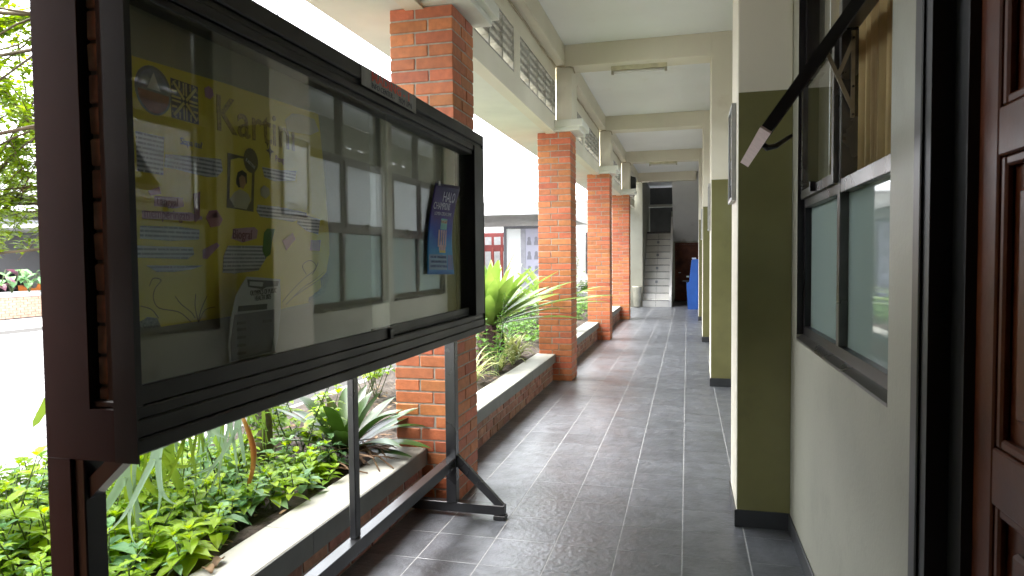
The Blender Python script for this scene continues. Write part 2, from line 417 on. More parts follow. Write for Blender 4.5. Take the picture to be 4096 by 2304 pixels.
# ================================================================== WINDOWS
def sash_mesh(b, y0, y1, z0, z1, w=.042, x0=0., x1=.034):
    b.box(x0, x1, y0, y1, z0, z0+w); b.box(x0, x1, y0, y1, z1-w, z1)
    b.box(x0, x1, y0, y0+w, z0+w, z1-w); b.box(x0, x1, y1-w, y1, z0+w, z1-w)
def make_window(Y0, Y1, label, open_first=False, curtain=False):
    t = thing('window', label, 'window', (.598, Y0, SILL), 'bronze framed windows of the right wall')
    Lw = Y1-Y0; Hh = HEAD-SILL; fwid = .045; D = .06; ym = Lw*.492
    tr0, tr1 = 1.803-SILL, 1.86-SILL; hd0, hd1 = 2.445-SILL, 2.50-SILL
    f = MB()
    f.box(0, D, .001, Lw-.001, .03, .03+fwid); f.box(0, D, .001, Lw-.001, Hh-fwid, Hh-.001)
    f.box(0, D, .001, fwid, .03+fwid, Hh-fwid); f.box(0, D, Lw-fwid, Lw-.001, .03+fwid, Hh-fwid)
    f.build('frame', windark, t)
    box('mullion', winal, t, -.004, D, ym-.025, ym+.025, .03+fwid, Hh-fwid, c=.002)
    for (a, e) in ((fwid, ym-.025), (ym+.025, Lw-fwid)):
        box('transom', winal, t, -.003, D-.004, a, e, tr0, tr1, c=.003)
        box('transom', winal, t, -.002, D-.004, a, e, hd0, hd1, c=.003)
    sb = MB(); sb.prism([(-.034, 0.001), (0.05, 0.001), (.05, .03), (0., .03), (-.034, .012)], 1, .002, Lw-.002); sb.build('sill', winal, t)
    rv = MB(); rv.box(-.032, -.001, Lw-.004, Lw-.0005, .03, Hh); rv.box(-.032, -.001, .0005, .004, .03, Hh); rv.build('reveal', windark, t)
    spans = [(fwid, ym-.025), (ym+.025, Lw-fwid)]
    for (a, e) in spans:
        box('lower_pane', frost, t, .030, .036, a, e, .03+fwid, tr0)
        box('upper_pane', pane, t, .030, .036, a, e, hd1, Hh-fwid)
    for j, (a, e) in enumerate(spans):
        L = hd0-tr1+.03
        sb = MB(); sash_mesh(sb, a-.008, e+.008, -L, 0., x0=-.022, x1=.012)
        s = sb.build('sash', windark if j == 0 else winal, t)
        g = box('pane', pane if curtain else obscure, s, -.009, -.004, a+.034, e-.034, -L+.042, -.042)
        gk = MB(); 
        for q in ((a-.009, e+.009, -L-.001, -L+.006), ): gk.box(-.024, .013, *q)
        gk.build('bottom_rail', mat('sky_tinted_metal', (.62, .50, .47), .35, .1, 30., metal=.3), s) if (open_first and j == 0) else None  # pale pink colour stands in for sky reflected along the rail
        s.location = (0, 0, tr1-.012+L)
        if open_first and j == 0:
            ang = R_(34.9); s.rotation_euler = (0, ang, 0); s.location = (-.012, 0, tr1+.585-.01)
            hb = MB(); hb.tube([(.010, (a+e)/2-.02, -L+.03), (.03, (a+e)/2-.02, -L+.028), (.05, (a+e)/2, -L+.05), (.075, (a+e)/2+.05, -L+.12)], [.010, .012, .010, .007], 8); hb.build('handle', windark, s, True)
        else:
            hb = MB(); hb.box(-.045, -.022, (a+e)/2-.012, (a+e)/2+.012, -L+.006, -L+.05); hb.build('handle', windark, s)
    if open_first:
        bm_ = mat('beige_stay_metal', (.34, .29, .21), .45, .15, 20., metal=.4)
        yy = ym-.028
        st = MB(); st.box(.030, .044, yy-.010, yy+.002, 2.10-SILL, 2.44-SILL); st.build('stay_track', bm_, t)
        def bar(p, q, w=.008):
            p = Vector(p); q = Vector(q); d_ = (q-p).normalized(); nn = Vector((d_.z, 0, -d_.x))
            b = MB(); y = (p.y+q.y)/2
            b.prism([(v.x, v.z) for v in (p+nn*w, q+nn*w, q-nn*w, p-nn*w)], 1, y-.004, y); return b
        bar((.036, yy-.012, 2.13-SILL), (-.06, yy-.012, 2.36-SILL)).build('stay_arm', bm_, t)
        bar((.036, yy-.016, 2.40-SILL), (-.02, yy-.016, 2.262-SILL)).build('stay_arm', bm_, t)
        st = MB()
        for zz in (2.11, 2.22, 2.41): st.tube([(.037, yy-.012, zz-SILL), (.037, yy-.017, zz-SILL)], .005, 8)
        st.build('rivet', windark, t)
    if curtain:
        b = MB(); n = 150; V = []
        for i in range(n+1):
            y = .02+(Lw-.04)*i/n; x = .15+.022*math.sin(i*.62)+.008*math.sin(i*1.7+1)
            V += [(x, y, 1.80-SILL), (x+.004*math.sin(i), y, 3.1-SILL)]
        b.add(V, [(2*i, 2*i+2, 2*i+3, 2*i+1) for i in range(n)])
        c_ = b.build('curtain', mat('ochre_curtain', (.42, .32, .16), .85, .08, 6., trans=.2), None, True, fix=False)
        sm = c_.modifiers.new('thickness', 'SOLIDIFY'); sm.thickness = .002
        c_.location = (.598, Y0, SILL); tag(c_, 'ochre pleated curtain behind the nearest window', 'curtain')
    return t
make_window(*wins[0], 'nearest bronze framed window with its upper sash propped open', True, True)
wl = ['first window past the olive pillar beside the camera', 'second window past the olive pillar beside the camera', 'first window past the second wall pillar', 'second window past the second wall pillar', 'first window past the third wall pillar', 'second window past the third wall pillar']
for i, (a, e) in enumerate(wins[1:7]): make_window(a, e, wl[i])

# picture frames hung on the pillars' corridor faces
silver = mat('silver_frame', (.45, .45, .44), .35, .1, 20., metal=.6)
pl2 = ['framed notice under glass on the olive pillar beside the window', 'framed notice on the second wall pillar', 'small framed notice on the third wall pillar']
for k in range(3):
    t = thing('framed_notice', pl2[k], 'picture frame', (PX0-.002, YC[k]+.11, 1.88), 'framed notices on the wall pillars')
    h, w = (.56, .34)
    bars('frame', silver, t, [(-.024, -.001, 0, w, 0, .02), (-.024, -.001, 0, w, h-.02, h), (-.024, -.001, 0, .02, .02, h-.02), (-.024, -.001, w-.02, w, .02, h-.02)])
    box('sheet', paper, t, -.008, -.003, .02, w-.02, .02, h-.02)
    box('pane', pane, t, -.018, -.015, .02, w-.02, .02, h-.02)

# ================================================================== DOOR
t = thing('panel_door', 'dark red-brown panelled wooden door in a black frame', 'door', (WX0, DY0, 0))
LY = DY1-DY0
bars('door_frame', doorblack, t, [(-.018, .15, LY-.095, LY, 0, DH), (-.018, .15, 0, .095, 0, DH), (-.018, .15, .095, LY-.095, DH-.095, DH)])
bars('architrave', mat('charcoal_architrave', (.02, .019, .018), .4, .1, 8.), t, [(-.026, -.0185, LY-.05, LY+.001, 0.002, DH+.03), (-.026, -.0185, -.001, .05, 0.002, DH+.03)], c=.003)
bars('door_stop', doorblack, t, [(.03, .15, LY-.175, LY-.096, 0, DH-.096)])
leaf = bars('leaf', wood, t, [(.075, .11, .10, LY-.178, .01, DH-.1)])
ys0, ys1 = .10, LY-.178
bars('stile', wood, leaf, [(.050, .0745, ys1-.095, ys1-.001, .012, DH-.102), (.050, .0745, ys0, ys0+.095, .012, DH-.102)], c=.004)
bars('rail', wood, leaf, [(.050, .0745, ys0+.096, ys1-.096, z0, z1) for z0, z1 in ((.012, .2), (1.03, 1.15), (1.75, 1.85), (DH-.22, DH-.104))], c=.004)
for z0, z1 in ((.2, 1.03), (1.15, 1.75), (1.85, DH-.22)):
    y0, y1 = ys0+.096, ys1-.096
    bars('moulding', wood, leaf, [(.056, .0744, y1-.022, y1, z0, z1), (.056, .0744, y0, y0+.022, z0, z1), (.0565, .0744, y0+.022, y1-.022, z0, z0+.022), (.0565, .0744, y0+.022, y1-.022, z1-.022, z1)], c=.005)
    bars('raised_panel', wood, leaf, [(.060, .0743, y0+.07, y1-.07, z0+.07, z1-.07)], c=.008)

# ================================================================== BRICK COLUMNS
CH = 3.136; NCO = 40; pitch = CH/NCO; CX0, CX1 = -1.83, -1.41; CD = .42
clab = ['brick column behind the notice board', 'second brick column with bromeliad leaves crossing it', 'third brick column down the corridor', 'farthest brick column by the stairs']
for k, yc in enumerate(YC):
    t = thing('brick_column', clab[k], 'column', (0, yc, 0), 'brick columns along the planters')
    box('mortar_core', mortar, t, CX0+.005, CX1-.005, .005, CD-.005, 0, CH)
    for r in range(NCO):
        z0 = r*pitch+.005; z1 = (r+1)*pitch-.004
        fx = CX0+(.165 if (r+k) % 2 else .262); fy = .262 if (r+k) % 2 else .17
        fx += random.uniform(-.006, .006)
        for (x0, x1) in ((CX0, fx-.005), (fx+.005, CX1)):
            for (y0, y1) in ((0, fy-.005), (fy+.005, CD)):
                lay('brick', brickm, t, x0, x1, y0, y1, z0, z1, .0045, .0016)
    cp = box('capital', capw, t, CX0-.02, CX1+.12, -.06, CD+.06, CH+.001, CH+.045, c=.004)
    box('capital_slab', capw, t, -1.719, CX1+.165, -.085, CD+.085, CH+.046, CH+.135, c=.004)
    box('stub_column', cream, t, -1.59, -1.395, .03, .45, CH+.136, 3.934, c=.004)

# loudspeakers fixed above two columns
spk = mat('black_plastic', (.015, .015, .016), .5, .2, 20.)
for k, lab in ((0, 'black loudspeaker above the nearest brick column'), (3, 'black loudspeaker above the farthest brick column')):
    t = thing('loudspeaker', lab, 'loudspeaker', (-1.30, YC[k]+.30, 3.30), 'loudspeakers above the columns')
    b = MB(); b.prism([(-.09, 0), (.03, .03), (.03, .30), (-.09, .33)], 1, 0, .16); b.build('cabinet', spk, t)
    box('grille', mat('speaker_grille', (.03, .03, .03), .7, .3, 200.), t, .031, .036, .015, .145, .05, .28, c=.002)

# ================================================================== PLANTERS
def planter(y0, y1, label, group='planter walls between the columns'):
    t = thing('planter_wall', label, 'planter', (0, y0, 0), group)
    L = y1-y0
    box('mortar_core', mortar, t, -1.84, -1.655, 0, L, -.05, .236)
    ph = .0783
    for r in range(3):
        y = -.11*(r % 2); z0 = .002+r*ph
        while y < L-.02:
            a, e = max(y, 0), min(y+.215, L)
            if e-a > .04: lay('brick', oldbrick, t, -1.70, -1.649+random.uniform(-.003, .003), a+.004, e-.004, z0+.004, z0+ph-.004, .004, .002)
            y += .225
    n = max(1, round(L/1.2))
    for i in range(n):
        a, e = L*i/n, L*(i+1)/n
        box('coping', capstone, t, -1.86, -1.622, a+.001, e-.001, .2365, .345, c=.004)
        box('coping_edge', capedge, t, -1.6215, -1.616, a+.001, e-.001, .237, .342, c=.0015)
    return t
pl = ['brick planter edge under the notice board', 'brick planter edge between the first and second columns', 'brick planter edge between the second and third columns', 'brick planter edge between the third and farthest columns']
for k in range(4):
    planter(1.3 if k == 0 else YC[k-1]+CD+.003, YC[k]-.003, pl[k])
b = MB(); n1, n2 = 24, 120; V = []
for j in range(n2+1):
    for i in range(n1+1):
        V.append((-3.22+1.38*i/n1, -.5+22.4*j/n2, .315+.035*math.sin(i*1.9+j*.7)*math.cos(j*1.3)+random.uniform(-.012, .012)))
b.add(V, [(j*(n1+1)+i, j*(n1+1)+i+1, (j+1)*(n1+1)+i+1, (j+1)*(n1+1)+i) for j in range(n2) for i in range(n1)])
tag(b.build('planter_soil', soilm, None, True), kind='structure')
t = tag(box('planter_kerb', capedge, None, -3.32, -3.215, -.5, 21.9, -.1, .30, c=.005), 'low grey kerb on the courtyard side of the planters', 'kerb')

# ================================================================== COURTYARD
gr = bpy.data.meshes.new('ground'); gr.from_pydata([(-120, -80, -.075), (-1.7, -80, -.075), (-1.7, 120, -.075), (-120, 120, -.075)], [], [(0, 1, 2, 3)]); gr.materials.append(mat('courtyard_paving', (.50, .49, .47), .85, .12, 3.))
ground = tag(link('ground', gr), kind='structure')
bed = box('paver_bed', paverj, ground, -16, -3.325, -3, 20, -.08, -.062)
ang = R_(38); ca, sa = math.cos(ang), math.sin(ang)
pv = []
for i in range(-80, 220):
    for j in range(-140, 130):
        a, e = i*.11, j*.22+(.11 if i % 2 else 0)
        x, y = -9+a*ca-e*sa, 3+a*sa+e*ca
        if -15 < x < -3.44 and -2 < y < 19 and (y > .35*-x-1.0) and y < -1.05*x+1.2: pv.append((x, y))
pv.sort(key=lambda p: p[0]**2+p[1]**2)
# pavers seen left of the board and in the gap beneath it come first
def seen(p):
    d_ = Vector((p[0], p[1], -.05))-CAM; z = d_.dot(fw)
    if z <= 0: return False
    u, v = 1288+d_.dot(rt)/z*F*2576/W, 724.5-d_.dot(up)/z*F*2576/W
    return -20 < u < 122 or (250 < u < 560 and 1080 < v < 1250)
first = [p for p in pv if seen(p)][:300]; fs = set(first); rest = MB()
pm = [piece(.105, .215, .05, paverm, .004, 'paver') for _ in range(3)]
for (x, y) in first:
    o = link('paver', random.choice(pm), ground, (x, y, -.0755+random.uniform(-.002, .002)+.0)); o.rotation_euler.z = ang
for (x, y) in pv:
    if (x, y) in fs: continue
    bq = MB().box(-.0525, .0525, -.1075, .1075, -.02, .025)
    dz = -.0755+random.uniform(-.002, .002)
    rest.add([(x+p[0]*ca-p[1]*sa, y+p[0]*sa+p[1]*ca, p[2]+dz) for p in bq.v], bq.f)
tag(rest.build('pavers', paverm, ground, fix=False), kind='stuff')

# ================================================================== NOTICE BOARD
NB = thing('notice_board', 'black glazed notice board case on a steel stand', 'notice board', (-1.3, 1.24, 0))
def nb(name, M, lst, c=0., parent=None):
    b = MB()
    for (x0, x1, y0, y1, z0, z1) in lst:
        a = (x0+1.3, x1+1.3, y0-1.24, y1-1.24, z0, z1); (b.chbox(*a, c) if c else b.box(*a))
    return b.build(name, M, parent or NB)
Y0, Y1, Z0, Z1 = 1.245, 3.99, 1.115, 2.295
nb('back_panel', backboard, [(-1.335, -1.320, Y0+.03, Y1-.03, Z0+.05, Z1-.04)])
nb('back_cover', blackal, [(-1.43, -1.420, Y0+.002, Y1-.002, Z0+.002, Z1-.002)])
nb('top_rail', blackal, [(-1.43, -1.196, Y0, Y1, Z1-.058, Z1)], .004)
nb('top_channel', blackal, [(-1.40, -1.208, Y0+.004, Y1-.004, Z1-.080, Z1-.0585)], .002)
nb('top_track', blackal, [(-1.28, -1.203, Y0+.004, Y1-.004, Z1-.112, Z1-.0805), (-1.28, -1.212, Y0+.004, Y1-.004, Z1-.1345, Z1-.1125)], .003)
nb('bottom_rail', blackal, [(-1.43, -1.192, Y0, Y1, Z0, Z0+.036)], .004)
nb('bottom_channel', blackal, [(-1.43, -1.199, Y0+.004, Y1-.004, Z0+.0365, Z0+.078)], .004)
nb('bottom_track', blackal, [(-1.33, -1.203, Y0+.004, Y1-.004, Z0+.0785, Z0+.108), (-1.33, -1.238, Y0+.004, Y1-.004, Z0+.1085, Z0+.125)], .003)
nb('jamb', blackal, [(-1.233, -1.197, Y0+.006, Y0+.038, Z0+.108, Z1-.08)], .003)
nb('end_lining', doorblack, [(-1.419, -1.2335, 1.286, 1.290, Z0+.079, Z1-.081)])
nb('jamb', blackal, [(-1.335, -1.197, 3.815, Y1-.004, Z0+.108, Z1-.08)], .003)
# near end plate with its slot, far end plate with its slot
EP = nb('end_plate', brownend, [(-1.428, -1.303, 1.2395, 1.2445, Z0-.01, Z1+.0), (-1.303, -1.237, 1.2395, 1.2445, Z0-.01, 1.222)])
nb('corner_post', blackal, [(-1.237, -1.176, 1.2392, 1.2446, Z0-.011, Z1)])
nb('slot_lining', doorblack, [(-1.3065, -1.3032, 1.2447, 1.285, 1.2, Z1-.06), (-1.266, -1.2375, 1.255, 1.2849, 1.2, Z1-.06)])
bs = nb('mirrored_brick_strip', mortar, [(-1.303, -1.2665, 1.275, 1.285, 1.222, Z1-.06)])
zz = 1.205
mirrorbrick = mat('mirrored_brick', (.82, .55, .42), .8, .2, 25., .0015, 70, rnd=.15)  # brick pieces built in the slot in place of a reflected brick column
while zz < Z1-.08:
    z0 = max(zz, 1.223); o = link('brick', piece(.034, .012, round(min(zz+.061, Z1-.062)-z0, 3), mirrorbrick, .003, 'brick', 2), bs)
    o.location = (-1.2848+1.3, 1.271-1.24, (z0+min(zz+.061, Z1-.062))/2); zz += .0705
nb('end_plate', blackal, [(-1.428, -1.33, Y1+.0005, Y1+.005, Z0, Z1), (-1.215, -1.196, Y1+.0005, Y1+.005, Z0, Z1), (-1.33, -1.215, Y1+.0005, Y1+.005, Z0, Z0+.12), (-1.33, -1.215, Y1+.0005, Y1+.005, Z1-.09, Z1)])
nb('side_pane', caseglass, [(-1.33, -1.215, Y1-.003, Y1, Z0+.12, Z1-.09)])
def slide(y0, y1, x, lab):
    p = nb('sliding_pane', caseglass, [(x-.005, x, y0, y1, Z0+.155, Z1-.1335)])
    p['label'] = lab
    nb('pane_rail', blackal, [(x-.012, x+.006, y0, y1, Z0+.1095, Z0+.1545)], .002, p)
    return p
slide(1.282, 2.655, -1.214, 'sliding glass pane in front of the yellow poster')
slide(2.56, 3.816, -1.246, 'sliding glass pane in front of the blue poster')
# stand
nb('post', steel, [(-1.41, -1.346, 3.845, 3.905, .085, Z0-.001)], .003)
nb('post', steel, [(-1.425, -1.335, 1.25, 1.31, .085, Z0-.012)], .003)
nb('post_face', brownend, [(-1.429, -1.365, 1.2405, 1.2495, .0, Z0-.0115)])
for yy in (3.85, 1.255):
    nb('foot', steel, [(-1.646 if yy < 3 else -1.645, -1.05, yy, yy+.055, .028, .086)], .003)
    nb('foot_plate', steel, [(-1.115, -1.045, yy-.01, yy+.065, .001, .027)], .002)
    b = MB(); b.prism([(-.0455, .375), (-.0455, .30), (.185, .087), (.245, .087)], 1, yy+.012-1.24, yy+.043-1.24); b.build('brace', steel, NB)
b = MB(); b.prism([(-.064, .98), (-.064, 1.03), (.02, 1.103), (.07, 1.103)], 1, .02, .06); b.build('gusset', steel, NB)
nb('lower_rail', steel, [(-1.405, -1.348, 1.312, 3.844, .300, .362)], .003)
nb('upright', steel, [(-1.395, -1.365, 2.605, 2.650, .363, Z0-.001)], .003)
nb('pane_lock', mat('grey_lock', (.05, .05, .05), .5), [(-1.208, -1.196, 2.62, 2.648, Z0+.11, Z0+.15)], .002)

# sign strip taped on the top rail
signm = mat('sign_grey_tape', (.22, .22, .225), .4, .25, 18., .0004, 90)
SG = box('sign_strip', signm, None, -1.1955, -1.1935, 2.39, 2.925, 2.217, 2.292)
tag(SG, 'grey taped sign strip reading MADING - 1 on the notice board', 'sign')
redm = mat('red_lettering', (.80, .10, .06), .5, .1, 30.); nav = mat('navy_lettering', (.022, .025, .06), .6, .2, 30.)
text('lettering', 'MADING - 1', .050, redm, SG, -1.1932, 2.475, 2.2535, sx=1.45, outline=.0012)
text('lettering', 'INFO CENTER -', .030, nav, SG, -1.1932, 2.475, 2.225, sx=1.05)
text('lettering', 'FKM UPN', .036, nav, SG, -1.1932, 2.735, 2.224, sx=.95)
box('tape_end', mat('pale_tape', (.24, .24, .23), .5), SG, -1.1934, -1.1925, 2.895, 2.926, 2.214, 2.294)

# ------------------------------------------------------------------ posters inside
def lines_mat(name, pap, ink, period=.0115, fill=.5, seed=0.):
    M = bpy.data.materials.new(name); M.use_nodes = True; n = M.node_tree.nodes; l = M.node_tree.links; b = n['Principled BSDF']
    g = n.new('ShaderNodeNewGeometry'); sp = n.new('ShaderNodeSeparateXYZ'); l.new(g.outputs['Position'], sp.inputs[0])
    def mth(op, a, bb=None):
        k = n.new('ShaderNodeMath'); k.operation = op
        for i, v in enumerate((a, bb)):
            if v is None: continue
            if hasattr(v, 'links') or hasattr(v, 'is_output'): l.new(v, k.inputs[i])
            else: k.inputs[i].default_value = v
        return k.outputs[0]
    fr = mth('FRACT', mth('DIVIDE', sp.outputs[2], period))
    ln = mth('GREATER_THAN', fr, 1-fill)
    nz = n.new('ShaderNodeTexNoise'); nz.inputs['Scale'].default_value = 1; nz.inputs['Detail'].default_value = 3
    cb = n.new('ShaderNodeCombineXYZ'); l.new(mth('MULTIPLY', sp.outputs[1], 170.), cb.inputs[0]); l.new(mth('FLOOR', mth('DIVIDE', sp.outputs[2], period)), cb.inputs[1]); cb.inputs[2].default_value = seed
    l.new(cb.outputs[0], nz.inputs['Vector'])
    wgt = mth('MULTIPLY', ln, mth('GREATER_THAN', nz.outputs[0], .42))
    mx = n.new('ShaderNodeMix'); mx.data_type = 'RGBA'; mx.inputs[6].default_value = (*pap, 1); mx.inputs[7].default_value = (*ink, 1)
    l.new(mth('MULTIPLY', wgt, .75), mx.inputs[0]); l.new(mx.outputs[2], b.inputs['Base Color']); b.inputs['Roughness'].default_value = .8
    return M
XB = -1.3195
def sheet(name, M, parent, px, x, th=.0008, plane=None):
    """flat cut-out from picture outline points, laid at X=x"""
    pts = [P(u, v, X=plane or x) for u, v in px]
    return MB().prism([(p.y, p.z) for p in pts], 0, x, x+th).build(name, M, parent)
yel = mat('yellow_card', (.66, .53, .045), .75, .06, 3., .0004, 60)
YP = sheet('yellow_poster', yel, None, [(331, 140), (560, 208), (800, 287), (812, 400), (828, 600), (828, 640), (820, 685), (806, 700), (812, 725), (790, 738), (775, 762), (712, 776), (405, 822), (395, 800), (370, 797), (350, 812), (343, 826), (337, 500)], XB)
tag(YP, 'yellow hand-made paper poster with pasted scraps inside the case', 'poster')
SX = XB+.0009
scrap = lines_mat('scrap_print', (.55, .55, .60), (.10, .10, .13))
for i, px in enumerate([[(341, 330), (412, 345), (410, 440), (345, 430)], [(415, 388), (470, 392), (555, 400), (560, 430), (545, 445), (520, 445), (480, 435), (440, 425), (412, 420)],
        [(659, 420), (705, 428), (745, 430), (742, 455), (690, 456), (665, 445)], [(648, 515), (700, 520), (770, 535), (772, 548), (735, 558), (690, 550), (655, 545), (645, 530)],
        [(352, 568), (450, 570), (501, 578), (500, 602), (430, 606), (352, 600)], [(340, 617), (400, 620), (485, 622), (488, 640), (470, 652), (345, 648)],
        [(368, 668), (510, 668), (480, 678), (440, 684), (395, 684)], [(573, 618), (660, 618), (664, 640), (672, 645), (650, 680), (590, 688), (560, 686), (562, 645)],
        [(748, 535), (805, 552), (800, 590), (770, 580), (748, 562)]]):
    sheet('text_scrap', scrap, YP, px, SX+.0005)
pink = mat('pink_paper', (.50, .22, .24), .8, .15, 12.); mau = mat('mauve_paper', (.42, .24, .33), .8, .1, 20.); grn = mat('green_felt', (.09, .20, .05), .9, .2, 20.)
mar = mat('maroon_ink', (.16, .03, .06), .8); prp = mat('purple_ink', (.20, .045, .15), .8)
sheet('title_strip', mau, YP, [(388, 493), (460, 497), (462, 520), (440, 524), (388, 518)], SX+.0006)
sheet('title_strip', mau, YP, [(357, 530), (480, 535), (508, 545), (508, 552), (480, 556), (357, 550)], SX+.0006)
p = P(390, 514, X=SX); text('lettering', 'Tanggal', .030, prp, YP, SX+.0015, p.y, p.z, .9, 0)
p = P(361, 546, X=SX); text('lettering', 'memperingati', .036, prp, YP, SX+.0015, p.y, p.z, .82, 0)
sheet('title_strip', mau, YP, [(588, 575), (640, 571), (648, 580), (645, 600), (610, 610), (582, 600)], SX+.0006)
p = P(584, 600, X=SX); text('lettering', 'Biograf', .042, mar, YP, SX+.0015, p.y, p.z, .8, 0)
p = P(692, 405, X=SX); text('lettering', 'Peng', .028, prp, YP, SX+.0015, p.y, p.z, .9, 0)
p = P(453, 362, X=SX); text('lettering', 'Siapa itu?', .026, mat('blue_ink', (.12, .16, .28), .8), YP, SX+.0012, p.y, p.z, .9, 0)
kar = mat('batik_brown_letters', (.33, .235, .035), .8, .55, 160.)
p = P(540, 318, X=SX); text('title', 'Kartini', .150, kar, YP, SX+.001, p.y, p.z-.008, 1.02, 0, ext=.0006, outline=.001)
sheet('flower', mau, YP, [(514, 222), (524, 216), (534, 224), (537, 240), (528, 250), (516, 243)], SX+.0008)
# round emblem
def disc(name, M, parent, cy_, cz, ry, rz_, x, n=28, a0=0, a1=2*math.pi, th=.0006, scal=0):
    pts = []
    for i in range(n):
        a = a0+(a1-a0)*i/(n if abs(a1-a0-2*math.pi) < 1e-6 else n-1); k = 1+(scal*(1 if i % 2 else -1))
        pts.append((cy_+math.cos(a)*ry*k, cz+math.sin(a)*rz_*k))
    return MB().prism(pts, 0, x, x+th).build(name, M, parent)
p = P(386, 228, X=SX); em = disc('round_emblem', mat('emblem_grey', (.16, .17, .20), .7, .2, 60.), YP, p.y, p.z, .062, .062, SX)
disc('emblem_field', mat('emblem_red', (.25, .09, .06), .8, .2, 50.), em, p.y, p.z-.004, .053, .053, SX+.0007, a0=math.pi, a1=2*math.pi)
disc('emblem_sky', mat('emblem_blue', (.20, .22, .30), .8, .2, 50.), em, p.y, p.z+.001, .053, .053, SX+.0007, a0=0, a1=math.pi)
MB().prism([(p.y-.022, p.z+.002), (p.y+.022, p.z+.002), (p.y, p.z+.046)], 0, SX+.0014, SX+.0018).build('emblem_peak', paper, em)
# square line emblem
p = P(465, 256, X=SX); s_ = .052
em = MB().box(SX, SX+.0006, p.y-s_, p.y+s_, p.z-s_, p.z+s_).build('square_emblem', mat('emblem_ink', (.055, .055, .07), .8), YP)
b = MB()
for qa in (1, -1):
    for qb in (1, -1):
        for o_ in (.10, .40, .68):
            y0_, y1_ = sorted((p.y+qa*(o_-.05)*s_, p.y+qa*(o_+.05)*s_)); z0_, z1_ = sorted((p.z+qb*(o_+.20)*s_, p.z+qb*.95*s_)); b.box(SX+.0007, SX+.0011, y0_, y1_, z0_, z1_)
            z0_, z1_ = sorted((p.z+qb*(o_-.05)*s_, p.z+qb*(o_+.05)*s_)); y0_, y1_ = sorted((p.y+qa*(o_+.20)*s_, p.y+qa*.95*s_)); b.box(SX+.0007, SX+.0011, y0_, y1_, z0_, z1_)
        w_ = .055*s_
        b.prism([(p.y+qa*(.08*s_)-w_*qa, p.z+qb*.08*s_+w_*qb), (p.y+qa*.08*s_+w_*qa, p.z+qb*.08*s_-w_*qb), (p.y+qa*.85*s_+w_*qa, p.z+qb*.85*s_-w_*qb), (p.y+qa*.85*s_-w_*qa, p.z+qb*.85*s_+w_*qb)], 0, SX+.0012, SX+.0015)
b.build('emblem_lines', mat('emblem_yellow', (.55, .46, .16), .8), em, fix=False)
# portrait card with rosette
card = mat('dark_card', (.10, .085, .035), .8, .1, 20.)
pc = sheet('portrait_card', card, YP, [(572, 384), (641, 401), (637, 533), (570, 522)], SX)
sheet('portrait_oval', yel, pc, [(580, 402), (600, 397), (628, 402), (634, 420), (631, 505), (618, 527), (590, 520), (577, 500)], SX+.0009)
skin = mat('drawn_skin', (.40, .22, .11), .8); dk = mat('drawn_hair', (.035, .028, .02), .8); blouse = mat('drawn_blouse', (.46, .42, .30), .8)
sheet('drawn_hair', dk, pc, [(594, 450), (598, 433), (609, 428), (620, 436), (621, 460), (612, 470), (600, 472), (594, 462)], SX+.0018)
sheet('drawn_face', skin, pc, [(601, 447), (608, 440), (616, 446), (618, 462), (611, 476), (604, 470)], SX+.0026)
sheet('drawn_blouse', blouse, pc, [(578, 500), (590, 483), (603, 476), (613, 480), (624, 488), (630, 503), (620, 527), (590, 522)], SX+.0018)
p = P(629, 404, X=SX); ro = disc('rosette', card, YP, p.y, p.z, .036, .038, SX+.0028, 44, scal=.03)
text('lettering', 'KARTINI', .015, paper, ro, SX+.0038, p.y-.028, p.z-.004, .85, -.45)
# small cut-outs
for nm, M, px in [('envelope_scrap', pink, [(518, 548), (526, 530), (545, 528), (560, 552), (552, 568), (530, 572)]), ('envelope_flap', mar, [(521, 548), (545, 532), (552, 548)]),
        ('signature_scrap', mau, [(510, 628), (545, 610), (552, 618), (520, 652), (510, 650)]), ('green_cutout', grn, [(664, 585), (672, 575), (691, 576), (684, 605), (680, 640), (668, 648), (660, 632)]),
        ('pink_square', pink, [(710, 605), (736, 586), (743, 602), (720, 630)]), ('pale_square', mau, [(782, 604), (806, 604), (804, 631), (780, 630)]), ('envelope_scrap', pink, [(372, 480), (400, 470), (405, 488), (378, 492)]),
        ('arrow_cutout', mar, [(486, 487), (503, 482), (502, 548), (490, 560)]), ('flower', blouse, [(655, 475), (664, 466), (676, 474), (678, 490), (668, 500), (656, 492)]),
        ('leaf_sketch', blouse, [(718, 300), (735, 285), (765, 290), (790, 300), (802, 330), (780, 340), (722, 330)])]:
    sheet(nm, M, YP, px, SX+.0016)
